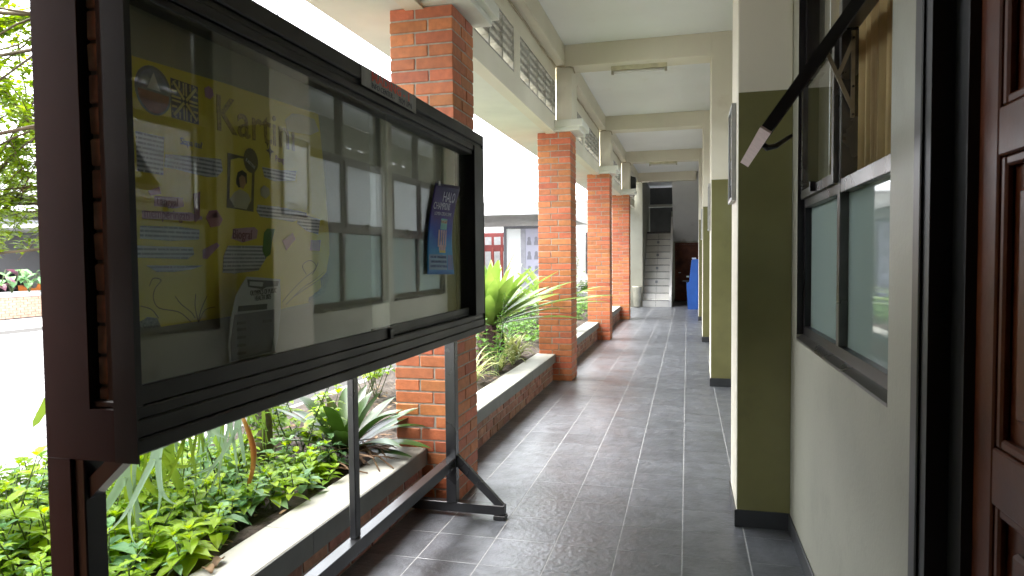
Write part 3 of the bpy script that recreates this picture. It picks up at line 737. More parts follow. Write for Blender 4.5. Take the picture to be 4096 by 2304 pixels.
# hand-drawn curls and grass (pencil lines)
def stroke(px, w=.0011, parent=YP, M=None, x=None):
    pts = [P(u, v, X=SX) for u, v in px]
    q = []
    for i in range(len(pts)-1):
        for k in range(4):
            t = k/4; a = pts[max(i-1, 0)]; b_ = pts[i]; c_ = pts[i+1]; d_ = pts[min(i+2, len(pts)-1)]
            q.append(.5*((2*b_)+(c_-a)*t+(2*a-5*b_+4*c_-d_)*t*t+(3*b_-a-3*c_+d_)*t**3))
    q.append(pts[-1])
    for v in q: v.x = (x or SX)+.0008
    MB().tube(q, w, 4).build('pencil_line', M or mat('pencil', (.19, .13, .02), .8), parent)
for px in [[(375, 720), (385, 700), (405, 705), (390, 725), (385, 750), (400, 775), (450, 785), (480, 810)], [(440, 745), (455, 765), (480, 785), (490, 800)], [(498, 810), (505, 780), (520, 745)], [(498, 810), (490, 770), (492, 740)], [(498, 812), (515, 780), (540, 772)],
        [(710, 760), (730, 735), (765, 700), (790, 680), (800, 660)], [(720, 765), (760, 725), (790, 705), (815, 685)], [(770, 690), (760, 668), (780, 655), (795, 670), (785, 690)], [(740, 745), (770, 725), (800, 705), (818, 690)], [(353, 770), (380, 778), (398, 800)]]:
    stroke(px)
for (u, v, k) in ((672, 359, 5), (679, 380, 8)):
    c_ = P(u, v, X=SX); MB().prism([(c_.y+math.cos(i*math.pi/4)*(.0028*k if i % 2 == 0 else .001*k), c_.z+math.sin(i*math.pi/4)*(.0035*k if i % 2 == 0 else .001*k)) for i in range(8)], 0, SX, SX+.0008).build('star', mat('star_ink', (.08, .06, .015), .8), YP)
hon = mat('honeycomb_grey', (.22, .21, .17), .8, .5, 220.)
sheet('honeycomb_patch', hon, YP, [(806, 700), (822, 686), (826, 705), (815, 735), (795, 748), (775, 760), (778, 748), (796, 738), (808, 722)], SX)
sheet('honeycomb_patch', hon, YP, [(345, 826), (352, 808), (372, 799), (394, 803), (402, 822), (374, 826)], SX)

# curled grey poster
def curl(name, M, y0, y1, z0, z1, x, bend, n=16, m=14, skew=0., waist=0., topcurl=0.):
    V = []
    for j in range(m+1):
        t = j/m
        for i in range(n+1):
            s = i/n
            y = y0+(y1-y0)*s+skew*(t-.5) + waist*math.sin(math.pi*t)*(1 if s > .5 else -.15)*abs(s-.5)*2*-1
            V.append((x+bend*math.sin(math.pi*s)*(.6+.4*t)+topcurl*max(0, t-.75)*(s-.3), y, z0+(z1-z0)*t))
    F_ = [(j*(n+1)+i, j*(n+1)+i+1, (j+1)*(n+1)+i+1, (j+1)*(n+1)+i) for j in range(m) for i in range(n)]
    b = MB(); b.add(V, F_); o = b.build(name, M, None, True, fix=False)
    sm = o.modifiers.new('thickness', 'SOLIDIFY'); sm.thickness = .0006
    return o
gpap = mat('grey_poster_paper', (.42, .42, .44), .6, .05, 8.)
gdk = mat('grey_poster_ink', (.13, .12, .155), .6, .12, 14.); gdk2 = mat('dark_poster_ink', (.045, .045, .055), .6)
GX = -1.262
def gp(name, M, parent, px, dx): return sheet(name, M, parent, px, GX+dx)
GP = gp('grey_poster', gpap, None, [(620, 696), (704, 702), (706, 780), (699, 850), (691, 886), (577, 912), (573, 870), (580, 800), (592, 745), (606, 718)], 0)
tag(GP, 'curled grey event poster standing at the bottom of the case', 'poster')
gp('poster_panel', gdk, GP, [(590, 792), (690, 778), (689, 840), (682, 884), (582, 908), (580, 860)], .0009)
gp('poster_band', gdk2, GP, [(622, 703), (701, 707), (698, 720), (670, 722), (660, 728), (625, 722)], .0009)
gp('logo_pill', gpap, GP, [(628, 708), (662, 710), (660, 721), (627, 718)], .0018)
gp('poster_bar', gdk2, GP, [(600, 770), (672, 764), (671, 778), (598, 784)], .0018)
for (u, v) in ((597, 810), (662, 805), (597, 826), (597, 846), (597, 866), (597, 886)): gp('caption_bar', gdk2, GP, [(u, v), (u+22, v-2), (u+21, v+5), (u-1, v+7)], .0018)
p = P(629, 744, X=GX); text('lettering', 'OLYMPICS OF PUBLIC', .0225, inkm, GP, GX+.0012, p.y, p.z, .62, .02)
p = P(640, 757, X=GX); text('lettering', 'HEALTH 2025', .0225, inkm, GP, GX+.0012, p.y, p.z, .62, .02)

# blue poster: curled sheet with printed gradient
def blue_mat():
    M = bpy.data.materials.new('blue_poster_print'); M.use_nodes = True; n = M.node_tree.nodes; l = M.node_tree.links; b = n['Principled BSDF']
    g = n.new('ShaderNodeNewGeometry'); sp = n.new('ShaderNodeSeparateXYZ'); l.new(g.outputs['Position'], sp.inputs[0])
    mr = n.new('ShaderNodeMapRange'); mr.inputs[1].default_value = 1.47; mr.inputs[2].default_value = 1.96; l.new(sp.outputs[2], mr.inputs[0])
    nz = n.new('ShaderNodeTexNoise'); nz.inputs['Scale'].default_value = 9; l.new(g.outputs['Position'], nz.inputs['Vector'])
    ad = n.new('ShaderNodeMath'); ad.operation = 'MULTIPLY_ADD'; ad.inputs[1].default_value = .3; l.new(nz.outputs[0], ad.inputs[0])
    sb = n.new('ShaderNodeMath'); sb.operation = 'SUBTRACT'; sb.inputs[1].default_value = .15; l.new(mr.outputs[0], sb.inputs[0]); l.new(sb.outputs[0], ad.inputs[2])
    cr = n.new('ShaderNodeValToRGB'); e = cr.color_ramp.elements
    e[0].position = 0; e[0].color = (*srgb(60, 110, 170), 1); e[1].position = 1; e[1].color = (*srgb(25, 22, 70), 1)
    for ps, c_ in ((.25, (45, 130, 185)), (.45, (30, 70, 165)), (.62, (60, 45, 120)), (.8, (48, 34, 92))):
        q = e.new(ps); q.color = (*srgb(*c_), 1)
    l.new(ad.outputs[0], cr.inputs[0]); l.new(cr.outputs[0], b.inputs['Base Color']); b.inputs['Roughness'].default_value = .45; b.inputs['Specular IOR Level'].default_value = .15
    return M
BX = -1.236
V = []; n, mm_ = 18, 22
tl, tr_, bl_, br_ = P(1095, 460, X=BX), P(1153, 470, X=BX), P(1075, 690, X=BX), P(1143, 690, X=BX)
def bpt(s, t):   # s across, t up
    a = bl_.lerp(br_, s); c_ = tl.lerp(tr_, s); q = a.lerp(c_, t)
    q.y += -.075*math.sin(math.pi*min(1, t*1.05))*(s**2)*.9 + .01*math.sin(math.pi*t)*(1-s) - (.10*max(0, t-.55)*(1-s)*-1)*.0
    q.y += -.05*math.sin(math.pi*t)*(1-s)
    q.x += .012*math.sin(math.pi*s)*(.6+.4*t) + .015*max(0, t-.7)*s*2
    return q
for j in range(mm_+1):
    for i in range(n+1): V.append(bpt(i/n, j/mm_))
b = MB(); b.add(V, [(j*(n+1)+i, j*(n+1)+i+1, (j+1)*(n+1)+i+1, (j+1)*(n+1)+i) for j in range(mm_) for i in range(n)])
BP = b.build('blue_poster', blue_mat(), None, True, fix=False); sm = BP.modifiers.new('thickness', 'SOLIDIFY'); sm.thickness = .0006; sm.offset = -1
tag(BP, 'glossy blue and purple contest poster hanging in the case', 'poster')
def on_blue(name, M, s0, s1, t0, t1, off=.0012):
    b = MB(); V = []
    k = 8
    for j in range(k+1):
        for i in range(k+1): q = bpt(s0+(s1-s0)*i/k, t0+(t1-t0)*j/k); V.append((q.x+off, q.y, q.z))
    b.add(V, [(j*(k+1)+i, j*(k+1)+i+1, (j+1)*(k+1)+i+1, (j+1)*(k+1)+i) for j in range(k) for i in range(k)])
    return b.build(name, M, BP, True, fix=False)
def text_blue(s, size, M, s0, t0, sx=1.):
    o = text('lettering', s, size, M, BP, 0, 0, 0, sx)
    y0_, z0_ = None, None
    wid = (br_-bl_).y; hgt = tl.z-bl_.z
    for v in o.data.vertices:
        q = bpt(min(1, s0+v.co.y/wid), t0+v.co.z/hgt); v.co = (q.x+.0016+v.co.x, q.y, q.z)
    return o
pale = mat('pale_lettering', (.42, .42, .55), .5); teal = mat('teal_print', (.06, .30, .30), .4, .2, 20.); handm = mat('hand_print', (.35, .24, .27), .5, .3, 30.); navy2 = mat('navy_print', (.03, .06, .22), .4)
text_blue('HALO', .075, pale, .30, .80, 1.05); text_blue('CHAMPIONS', .052, pale, .06, .71, .8); text_blue('LOMBA CERDAS CERMAT', .024, pale, .12, .645, 1.0)
text_blue('TANGKAS', .022, mat('orange_lettering', (.5, .25, .12), .5), .36, .56)
on_blue('printed_globe', teal, .36, .62, .49, .61)
for (s0, s1) in ((.30, .36), (.39, .45), (.48, .54), (.57, .63)): on_blue('printed_finger', handm, s0, s1, .30, .485)
on_blue('printed_palm', handm, .34, .60, .26, .32, .0018); on_blue('printed_cuff', mat('yellow_print', (.45, .38, .08), .5), .36, .60, .235, .262, .0018)
on_blue('info_panel', mat('info_blue', (.07, .17, .30), .4), .05, .66, .05, .215); on_blue('info_panel', mat('info_navy', (.045, .09, .30), .4), .70, .97, .05, .215)
for i in range(3):
    for j in range(3): text_blue(['DAFTAR', 'TANGGAL', 'HADIAH'][(i+j) % 3], .018, navy2, .09+.19*i, .175-.05*j)
box('clip', silver, BP, BX-.004, BX+.012, tl.y+.03, tl.y+.04, tl.z-.01, tl.z+.012)

# ================================================================== LIGHT FITTINGS
for k, (yy, lab) in enumerate(((8.64, 'long fluorescent batten under the nearest ceiling beam'), (17.45, 'fluorescent batten under the far ceiling beam'))):
    t = thing('light_batten', lab, 'ceiling light', (-.92, yy, 3.934), 'fluorescent battens on the beams')
    b = MB(); b.prism([(0, 0), (.10, 0), (.085, -.045), (.015, -.045)], 0, 0, .68); b.build('housing', mat('yellowed_enamel', (.55, .52, .36), .5, .15, 10.), t)
    b = MB(); b.tube([(.03, .05, -.063), (.65, .05, -.063)], .016, 10); b.build('tube', mat('unlit_tube', (.7, .7, .68), .25, .03, 5.), t, True)
    for x in (.0, .65): box('socket', mat('lamp_socket', (.4, .38, .3), .5), t, x, x+.03, .03, .07, -.09, -.0455)

# ================================================================== FAR END: stairs, walls, door, kiosk
wt = mat('white_stair_tile', (.68, .67, .63), .4, .06, 6., .0004, 60, rnd=.06)
ST = thing('staircase', 'white tiled staircase climbing at the end of the corridor', 'stairs', (-1.37, YEND, 0))
SWd = .82; rz_, td = .22, .25
for i in range(11):
    s = box('step', wt, ST, 0, SWd, td*i, td*i+td+.03 if i < 10 else td*i+1.2, 0 if i == 0 else rz_*i-.02, rz_*(i+1), c=.006)
    box('step_shade_strip', mat('dark_step_line', (.10, .10, .095), .6), s, .002, SWd-.002, td*i-.012, td*i-.0002, rz_*(i+1)-.022, rz_*(i+1)-.006)  # dark strip stands in for the shading between steps
    box('joint', mat('dark_step_line', (.10, .10, .095), .6), s, .40, .406, td*i-.002, td*i-.0002, rz_*i+.002, rz_*(i+1)-.024)
    if i in (3, 5, 7, 9): box('sticker', mat('grey_sticker', (.25, .27, .28), .6), s, .36, .44, td*i-.004, td*i-.0005, rz_*i+.07, rz_*i+.15)
b = MB(); b.prism([(0.02, 0), (2.9, 0), (2.9, 3.0), (2.5, 2.75), (.02, .34)], 0, SWd+.001, SWd+.075); b.build('side_wall', whitepl, ST)
b = MB(); b.prism([(0, 0), (.33, .33), (.33, 4.19), (0, 4.19)], 0, -.001, -.001-.0) if False else None
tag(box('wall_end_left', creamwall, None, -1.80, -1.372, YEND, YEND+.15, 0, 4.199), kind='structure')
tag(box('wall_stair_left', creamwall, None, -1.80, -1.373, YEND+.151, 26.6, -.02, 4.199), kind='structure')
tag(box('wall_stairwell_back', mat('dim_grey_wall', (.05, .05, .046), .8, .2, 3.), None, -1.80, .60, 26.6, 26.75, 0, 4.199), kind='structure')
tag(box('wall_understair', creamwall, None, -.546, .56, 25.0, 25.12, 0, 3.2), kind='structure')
b = MB(); b.prism([(21.95, 4.199), (22.25, 4.199), (25.1, 2.28), (25.1, 2.12), (24.95, 2.12)], 0, -.47, .562)
SF = b.build('stair_soffit', mat('stained_soffit', (.70, .70, .69), .8, .03, 2., stain=((.42, .41, .38), 1.7, .6, .7))); tag(SF, kind='structure')
tag(box('landing_edge', windark, None, -1.369, -.552, 24.46, 24.49, 2.421, 2.47), kind='structure')
tag(box('landing_beam', capw, None, -1.372, -.47, 25.6, 25.8, 3.40, 3.50), kind='structure')
t = thing('understair_door', 'dark brown door under the sloping stair soffit', 'door', (-.42, 24.99, 0))
bars('door_frame', wood, t, [(0, .06, -.05, -.001, 0, 2.08), (.86, .92, -.05, -.001, 0, 2.08), (.06, .86, -.05, -.001, 2.02, 2.08)])
lf = box('leaf', wood, t, .061, .859, -.03, -.002, .01, 2.019)
for (a, e) in ((.2, .95), (1.1, 1.9)): bars('raised_panel', wood, lf, [(.18, .74, -.038, -.0305, a, e)], c=.003)
b = MB(); b.tube([(.13, -.032, 1.02), (.13, -.07, 1.02), (.20, -.07, 1.02)], .009, 8); b.build('handle', silver, lf)
for xx in (.36, .56): disc_ = MB().tube([(xx, -.031, 1.55), (xx, -.036, 1.55)], .06, 14).build('dark_sticker', spk, lf)
# blue kiosk
t = thing('blue_kiosk', 'bright blue drinks kiosk standing against the far right wall', 'kiosk', (0, 21.05, 0))
blu = mat('blue_enamel', (.028, .125, .50), .4, .08, 4., spec=.5)
b = MB(); b.prism([(.02, .0), (.02, .02), (-.02, .80), (.06, .82), (.13, 1.46), (.17, 1.50), (.54, 1.50), (.54, 0)], 1, 0, .62); b.build('body', blu, t)
box('tray', spk, t, -.13, .055, .06, .56, .822, .85, c=.004); box('tap', silver, t, -.02, .06, .28, .33, .95, 1.0, c=.004)
box('top_box', paper, t, .14, .26, .1, .35, 1.501, 1.545, c=.004)
bars('kick_strip', spk, t, [(.016, .0195, .02, .60, .0, .06)])
# potted plant on the end wall
t = thing('hanging_pot', 'small potted plant against the pale wall left of the stairs', 'potted plant', (-1.53, YEND-.20, .0))
b = MB(); b.tube([(0, 0, 0), (0, 0, .04), (0, 0, .62), (0, 0, .66)], [.09, .10, .14, .15], 16); b.build('pot', mat('pale_pot', (.50, .49, .40), .6), t, True)

# ================================================================== PLANT BUILDERS
def rnd(a, b): return random.uniform(a, b)
def strap(b, base, az, L, w, el, droop, n=9, fold=.25, taper=.35, tip=.15, twist=0.):
    base = Vector(base); p = base.copy(); a = el; d = L/n; h = Vector((math.cos(az), math.sin(az), 0)); side0 = Vector((-math.sin(az), math.cos(az), 0))
    V = []
    for i in range(n+1):
        t = i/n; wd_ = w*(min(1, taper+t*2.2*(1-taper)) if t < .45 else 1)*(1-max(0, (t-.6)/.4)**1.7*(1-tip))
        nn = -h*math.sin(a)+Vector((0,0,1))*math.cos(a); tw = twist*t
        sd_ = side0*math.cos(tw)+nn*math.sin(tw)
        V += [p-sd_*wd_*.5+nn*wd_*fold, p, p+sd_*wd_*.5+nn*wd_*fold]
        p = p+(h*math.cos(a)+Vector((0,0,1))*math.sin(a))*d; a -= droop/n*(.4+1.2*t)
    Fs = []
    for i in range(n):
        for k in (0, 1): Fs.append((i*3+k, i*3+k+1, i*3+k+4, i*3+k+3))
    b.add(V, Fs)
def ovate(b, p, az, L, el, w=.55, droop=.35):
    p = Vector(p); h = Vector((math.cos(az), math.sin(az), 0)); s = Vector((-math.sin(az), math.cos(az), 0)); z = Vector((0,0,1))
    def at(t, e): return p+(h*math.cos(el)+z*math.sin(el))*L*t-z*L*droop*t*t
    m1, m2 = at(.3, 0), at(.68, 0); hw = L*w*.5
    b.add([p, m1-s*hw+z*hw*.3, m1, m1+s*hw+z*hw*.3, m2-s*hw*.8+z*hw*.2, m2, m2+s*hw*.8+z*hw*.2, at(1.04, 0)],
          [(0,2,1), (0,3,2), (1,2,5,4), (2,3,6,5), (4,5,7), (5,6,7)])
def leafy(b, sb, base, h, n=5, L=.08, lean=.25, w=.58, az0=None):
    base = Vector(base); az = az0 if az0 is not None else rnd(0, 6.28); ld = rnd(0, 6.28); tp = base+Vector((math.cos(ld)*lean*h, math.sin(ld)*lean*h, h))
    mid = base.lerp(tp, .5)+Vector((rnd(-.03, .03), rnd(-.03, .03), 0))
    if sb: sb.tube([base, mid, tp], [.0045, .0035, .002], 5)
    for i in range(n):
        t = .35+.65*i/(n-1); q = base.lerp(mid, t*2) if t < .5 else mid.lerp(tp, t*2-1)
        k = L*(1.05-.45*(i/(n-1)) if i < n-1 else .6)*rnd(.8, 1.2); el = rnd(.0, .4)+.5*(i == n-1)
        for s in (0, math.pi): ovate(b, q, az+s+rnd(-.25, .25), k, el, w)
        if random.random() < .7:
            for s in (math.pi/2, -math.pi/2): ovate(b, q+Vector((0,0,.006)), az+s+rnd(-.25, .25), k*.72, el+.25, w)
        az += math.pi/2+rnd(-.3, .3)

# ground cover filling the near planter
g = MB(); gs = MB(); g2 = MB()
for i in range(640):
    y = rnd(1.15, 3.55); x = -1.90-rnd(0, 1)**.8*1.28
    dens = 1 if y < 2.9 else (.62 if x > -2.9 else .9)
    if random.random() > dens: continue
    hgt = rnd(.07, .2)+(.16 if (x < -2.35 and y < 3.0) else 0)*rnd(.4, 1.1)
    leafy(g if random.random() < .72 else g2, gs, (x, y, .33), hgt, random.choice((3, 4, 4)), rnd(.06, .14), .3, rnd(.42, .6))
GC = tag(g.build('ground_cover', leafA, None, fix=False), 'low mass of lime green leafy ground cover under the notice board', 'ground cover', kind='stuff')
g2.build('darker_leaves', leafC, GC, fix=False); gs.build('stems', stemm, GC, fix=False)
# thin creeping cover in the further beds
for k, (ya, yb) in enumerate(((13.3, 17.2), (9.2, 12.8))):
    g = MB(); gs = MB()
    for i in range(150): leafy(g, gs, (rnd(-3.1, -1.95), rnd(ya, yb), .33), rnd(.1, .45), 4, rnd(.06, .11))
    o = tag(g.build('shrub_bed', leafB, None, fix=False), ['bed of green shrubs beyond the third brick column', 'bed of green shrubs beyond the second brick column'][k], 'shrubs', kind='stuff'); gs.build('stems', stemm, o, fix=False)

def leafy_plant(label, base, h, nst, M, L=.09, n=5):
    t = thing('leafy_plant', label, 'plant', base, 'small leafy plants in the near bed'); g = MB(); gs = MB()
    for i in range(nst): leafy(g, gs, (rnd(-.05, .05), rnd(-.05, .05), -.02), h*rnd(.6, 1.05), n, L, .45)
    g.build('leaves', M, t, fix=False); gs.build('stems', stemm, t, fix=False); return t
def PB(u, v, z=.335): p = P(u, v, Z=z); return (p.x, p.y, z)
leafy_plant('bright shrub with whorled lime leaves left of the dark bromeliad', (-2.32, 3.72, .33), .62, 9, leafA, .10, 6)
leafy_plant('small seedling with paired leaves right of the slender trunk', PB(760, 1215), .17, 2, leafA, .09, 4)
leafy_plant('tiny seedling nearest the coping left of the thin upright', PB(820, 1210), .12, 2, leafA, .07, 3)
leafy_plant('taller leafy sprig standing above the ground cover at left edge', (-2.75, 2.10, .33), .50, 6, leafA, .10, 5)
leafy_plant('leafy sprig with narrow leaves behind the rotting frond', (-2.35, 3.05, .33), .55, 5, leafA, .11, 5)
leafy_plant('round leaved bush beside the giant bromeliad at the case edge', (-1.98, 6.9, .33), .92, 9, leafB, .075, 9)
leafy_plant('leafy shrub in deep shade behind the slender trunk', (-2.75, 4.0, .33), .75, 10, leafB, .09, 7)
leafy_plant('pale yellow shrub behind the dark bromeliad', (-2.75, 5.6, .33), .75, 12, leafA, .09, 7)

# bromeliads
def bromeliad(label, base, nl, L, w, M, e0, e1, dr, stem=0., extra=()):
    t = thing('bromeliad', label, 'bromeliad', base)
    ga = 2.39996
    for i in range(nl):
        q = i/(nl-1); b = MB()
        strap(b, (math.cos(i*ga)*.03, math.sin(i*ga)*.03, stem), i*ga+rnd(-.2, .2), L*(1-.25*q)*rnd(.85, 1.12), w*rnd(.85, 1.1), e0+(e1-e0)*q+rnd(-.08, .08), dr*rnd(.6, 1.3), 12, .12, .8, .04, rnd(-.3, .3))
        b.build('leaf', M, t, True, fix=False)
    for (az, LL, el, dd, ww) in extra:
        b = MB(); strap(b, (0, 0, stem), az, LL, ww, el, dd, 12, .15, .7, .1, .1); b.build('leaf', M, t, True, fix=False)
    if stem:
        b = MB(); b.tube([(0, 0, -.05), (.02, 0, stem*.4), (.03, .02, stem*.8), (0, 0, stem+.06)], [.14, .17, .15, .07], 12)
        b.v = [tuple(c+rnd(-.015, .015) for c in v) for v in b.v]
        b.build('shaggy_stem', mat('dark_shaggy_stem', (.06, .032, .03), .95, .5, 40., .01, 60), t)
        bd = MB()
        for i in range(26): strap(bd, (math.cos(i)*.10, math.sin(i)*.10, rnd(.1, stem)), i*ga, rnd(.12, .28), .05, rnd(-.4, .5), 1.5, 5, .1, .8, .3)
        bd.build('dead_leaves', dryleaf, t, fix=False)
    return t
bromeliad('dark green bromeliad with red leaf tips beside the nearest column', (-2.06, 3.80, .36), 26, .56, .085, bromd, .35, 1.35, .75,
          extra=((.25, .50, .30, .75, .075), (.55, .62, .55, 1.2, .05), (-.05, .46, .12, .30, .08), (.35, .42, .75, .5, .055)))
bromeliad('giant pale green bromeliad between the first two columns', (-2.28, 7.75, .33), 50, 1.12, .145, bromg, .42, 1.45, .42, .42,
          extra=((.25, 1.15, .22, .45, .12), (.05, 1.2, .42, .35, .13), (.55, 1.05, .55, .30, .13), (-.1, 1.1, .75, .3, .14), (-.5, 1.0, .9, .3, .14), (-1.2, 1.05, .7, .3, .14), (-1.6, 1.05, 1.0, .3, .14)))
bromeliad('second giant bromeliad half hidden behind the second column', (-2.30, 11.2, .33), 26, 1.05, .13, bromg, .35, 1.35, .6, .35,
          extra=((.15, 1.2, .35, .4, .11), (-.25, 1.15, .55, .5, .11), (.4, 1.1, .25, .4, .1)))
# variegated tufts
def tuft(label, base, n, L, w, M):
    t = thing('striped_tuft', label, 'plant', base, 'striped grass-like tufts in the beds'); b = MB()
    for i in range(n): strap(b, (rnd(-.03, .03), rnd(-.03, .03), -.01), rnd(0, 6.28), L*rnd(.6, 1.2), w*rnd(.8, 1.2), rnd(.7, 1.45), rnd(1.1, 2.3), 8, .2, .9, .05)
    b.build('blades', M, t, True, fix=False); return t
tl_ = ['striped tuft leaning over the coping past the case corner', 'striped tuft at the foot of the giant bromeliad', 'small striped tuft on the leaf litter', 'striped tuft left of the second column foot', 'striped tuft close behind the nearest column', 'striped tuft in shade under the giant bromeliad leaves', 'striped tuft deep in the bed before the second column']
for lab, bs_, L in zip(tl_, [(-2.05, 6.35, .33), (-2.02, 7.25, .33), (-2.0, 7.75, .33), (-2.05, 8.15, .33), (-2.0, 5.55, .33), (-2.2, 8.35, .33), (-2.5, 6.6, .33)], [.42, .36, .24, .40, .40, .44, .5]):
    tuft(lab, bs_, 38 if L > .3 else 16, L, .022, varieg)

# staghorn fern: hanging forked fronds behind the board
def frond(b, base, L, w, az, fork, lean):
    base = Vector(base); h = Vector((math.cos(az), math.sin(az), 0)); s = Vector((-math.sin(az), math.cos(az), 0)); z = Vector((0,0,1))
    def arm(p, ang, LL, w0, w1, n, curl, lean_):
        """hanging strip: ang = sideways swing, returns its end"""
        p = p.copy(); V = []; a = ang
        for i in range(n+1):
            t = i/n; ww = w0+(w1-w0)*t; d = -z*math.cos(a)+s*math.sin(a)+h*lean_*(1-t); d.normalize(); sd_ = s*math.cos(a)+z*math.sin(a)
            V += [p-sd_*ww/2, p+h*ww*.16, p+sd_*ww/2]; p = p+d*LL/n; a += curl/n
        b.add(V, [(i*3+k, i*3+k+1, i*3+k+4, i*3+k+3) for i in range(n) for k in (0, 1)]); return p-d*LL/n, a
    sw = rnd(-.15, .15)
    e, a = arm(base, sw, L*.6, w*.35, w*1.05, 8, rnd(-.2, .2), lean)
    for sg in (-1, 1):
        e2, a2 = arm(e+s*sg*w*.2, a+sg*rnd(.2, .45), L*rnd(.22, .32), w*.62, w*.42, 5, sg*rnd(-.2, .5), 0)
        for s3 in (-1, 1):
            if random.random() < .8: arm(e2+s*s3*w*.08, a2+s3*rnd(.15, .5), L*rnd(.12, .28), w*.34, w*.04, 6, s3*rnd(.2, .9), 0)
SF_ = thing('staghorn_fern', 'staghorn fern with hanging forked fronds behind the case', 'fern', (-2.25, 2.2, 1.15))
for i in range(34):
    b = MB(); frond(b, (rnd(-.4, .05), rnd(.12, 1.05), rnd(-.12, .1)), rnd(.5, .85), rnd(.04, .075), rnd(-.9, .9), rnd(.05, .12), rnd(.0, .3)); b.build('frond', stag if i % 5 else stagw, SF_, True, fix=False)
b = MB(); pw = P(420, 1110, X=-2.0); q = pw-Vector(SF_.location); frond(b, (q.x, q.y, q.z+.30), .60, .055, -.1, .16, .05); b.build('frond', stagw, SF_, True, fix=False)
b = MB(); pw = P(128, 990, X=-2.3); q = pw-Vector(SF_.location); pe = P(88, 1072, X=-2.3)-Vector(SF_.location); sdv = Vector((0, .03, .012)); b.add([q-sdv, q+sdv, q.lerp(pe, .7)-sdv, q.lerp(pe, .7)+sdv, pe-sdv*.3, pe+sdv*.6], [(0, 1, 3, 2), (2, 3, 5, 4)]); b.build('frond', stag, SF_, False, fix=False)
b = MB(); b.tube([(0, .2, .45), (0, .2, .05)], [.10, .16], 12); b.build('root_ball', mat('fibrous_root', (.10, .07, .04), .95, .4, 40., .01, 60), SF_)
# rotting yellow frond
b = MB(); pa, pb = P(604, 1040, X=-2.0), P(622, 1215, X=-2.0)
V = []
for i in range(9):
    t = i/8; p = pa.lerp(pb, t)+Vector((.05*math.sin(t*3), 0, 0)); ww = .012+.03*math.sin(min(1, t*1.2)*2.6)
    V += [p+Vector((0, -ww*.5, 0)), p+Vector((.012, 0, 0)), p+Vector((0, ww*.5, 0))]
b.add(V, [(i*3+k, i*3+k+1, i*3+k+4, i*3+k+3) for i in range(8) for k in (0, 1)])
o = b.build('rotting_frond', rotfrond, None, True, fix=False); o.modifiers.new('thickness', 'SOLIDIFY').thickness = .002
tag(o, 'drooping yellow frond with an orange rotten edge', 'frond')
# dry leaves and twigs at the foot of the dark bromeliad
dl = MB()
for i in range(420): strap(dl, (rnd(-2.9, -1.88), rnd(1.5, 8.4), .345+rnd(0, .012)), rnd(0, 6.28), rnd(.03, .09), rnd(.012, .03), rnd(-.1, .3), .6, 3, .2, .7, .3)
tag(dl.build('leaf_litter', dryleaf, None, fix=False), 'dry leaf litter scattered over the dark planter soil', 'leaf litter', kind='stuff')
tw = ['long dry stalk lying across the coping by the nearest column', 'short dry stalk hanging over the coping', 'dry stalk lying behind the thin upright']
for lab, a, e in zip(tw, [PB(905, 1120, .40), PB(905, 1100, .42), PB(800, 1175, .36)], [PB(990, 1178, .35), PB(955, 1185, .35), PB(925, 1190, .352)]):
    a, e = Vector(a), Vector(e); tag(MB().tube([a, a.lerp(e, .5)+Vector((0, 0, .012)), e], [.007, .006, .004], 6).build('dry_stalk', dryleaf, None, True), lab, 'stalk', 'dry stalks on the coping')
for i, lab in enumerate(['crumpled dry leaf on the coping at the picture bottom', 'second crumpled dry leaf on the coping at the picture bottom']):
    b = MB(); p = PB(515+i*25, 1432-i*4, .348); strap(b, (0, 0, 0), rnd(0, 6), .07, .04, .5, 1.6, 6, .35, .5, .2); o = b.build('dry_leaf', dryleaf, None, True, fix=False); o.location = p; o.modifiers.new('thickness', 'SOLIDIFY').thickness = .001
    tag(o, lab, 'dry leaf', 'dry leaves on the coping')
bd = MB()
for i in range(40): strap(bd, (-2.05+rnd(-.18, .22), 3.78+rnd(-.2, .16), .36+rnd(0, .05)), rnd(-1, 1), rnd(.12, .3), rnd(.012, .03), rnd(-.1, .25), .4, 4, .2, .8, .2)
tag(bd.build('dead_leaf_heap', dryleaf, None, fix=False), 'heap of dead brown leaves under the dark bromeliad', 'dead leaves', kind='stuff')

# slender tree of the planter: trunk visible under the case, crown beyond the canopy
TR = thing('courtyard_tree', 'slender tree with tiny yellow-green leaves left of the case', 'tree', (-2.42, 3.5, .3))
b = MB(); b.tube([(0, 0, -.05), (.0, .0, .3), (-.05, -.02, .9), (-.22, -.05, 1.6), (-.5, -.1, 2.3), (-.7, -.15, 3.2)], [.055, .048, .042, .036, .03, .018], 12); b.build('trunk', bark, TR, True)
lv = MB(); lm = MB()
br = []
def branch(p, d, L, r, depth):
    p = Vector(p); d = Vector(d).normalized(); pts = [p]; n = 5
    for i in range(n):
        d = (d+Vector((rnd(-.2, .2), rnd(-.2, .2), rnd(-.16, .06)))).normalized(); pts.append(pts[-1]+d*L/n)
    if pts[-1].z < 1.25: return
    lm.tube(pts, [r*(1-.7*i/n) for i in range(n+1)], 5)
    if depth:
        for i in range(2, n+1):
            for _ in range(2): branch(pts[i], d+Vector((rnd(-.9, .9), rnd(-.9, .9), rnd(-.45, .2))), L*rnd(.45, .65), r*.45, depth-1)
    else:
        for i in range(1, n+1):
            for _ in range(11):
                if pts[i].z > 1.3: ovate(lv, pts[i]+Vector((rnd(-.03, .03), rnd(-.03, .03), rnd(-.02, .02))), rnd(0, 6.28), rnd(.035, .062), rnd(-.3, .4), .6, .2)
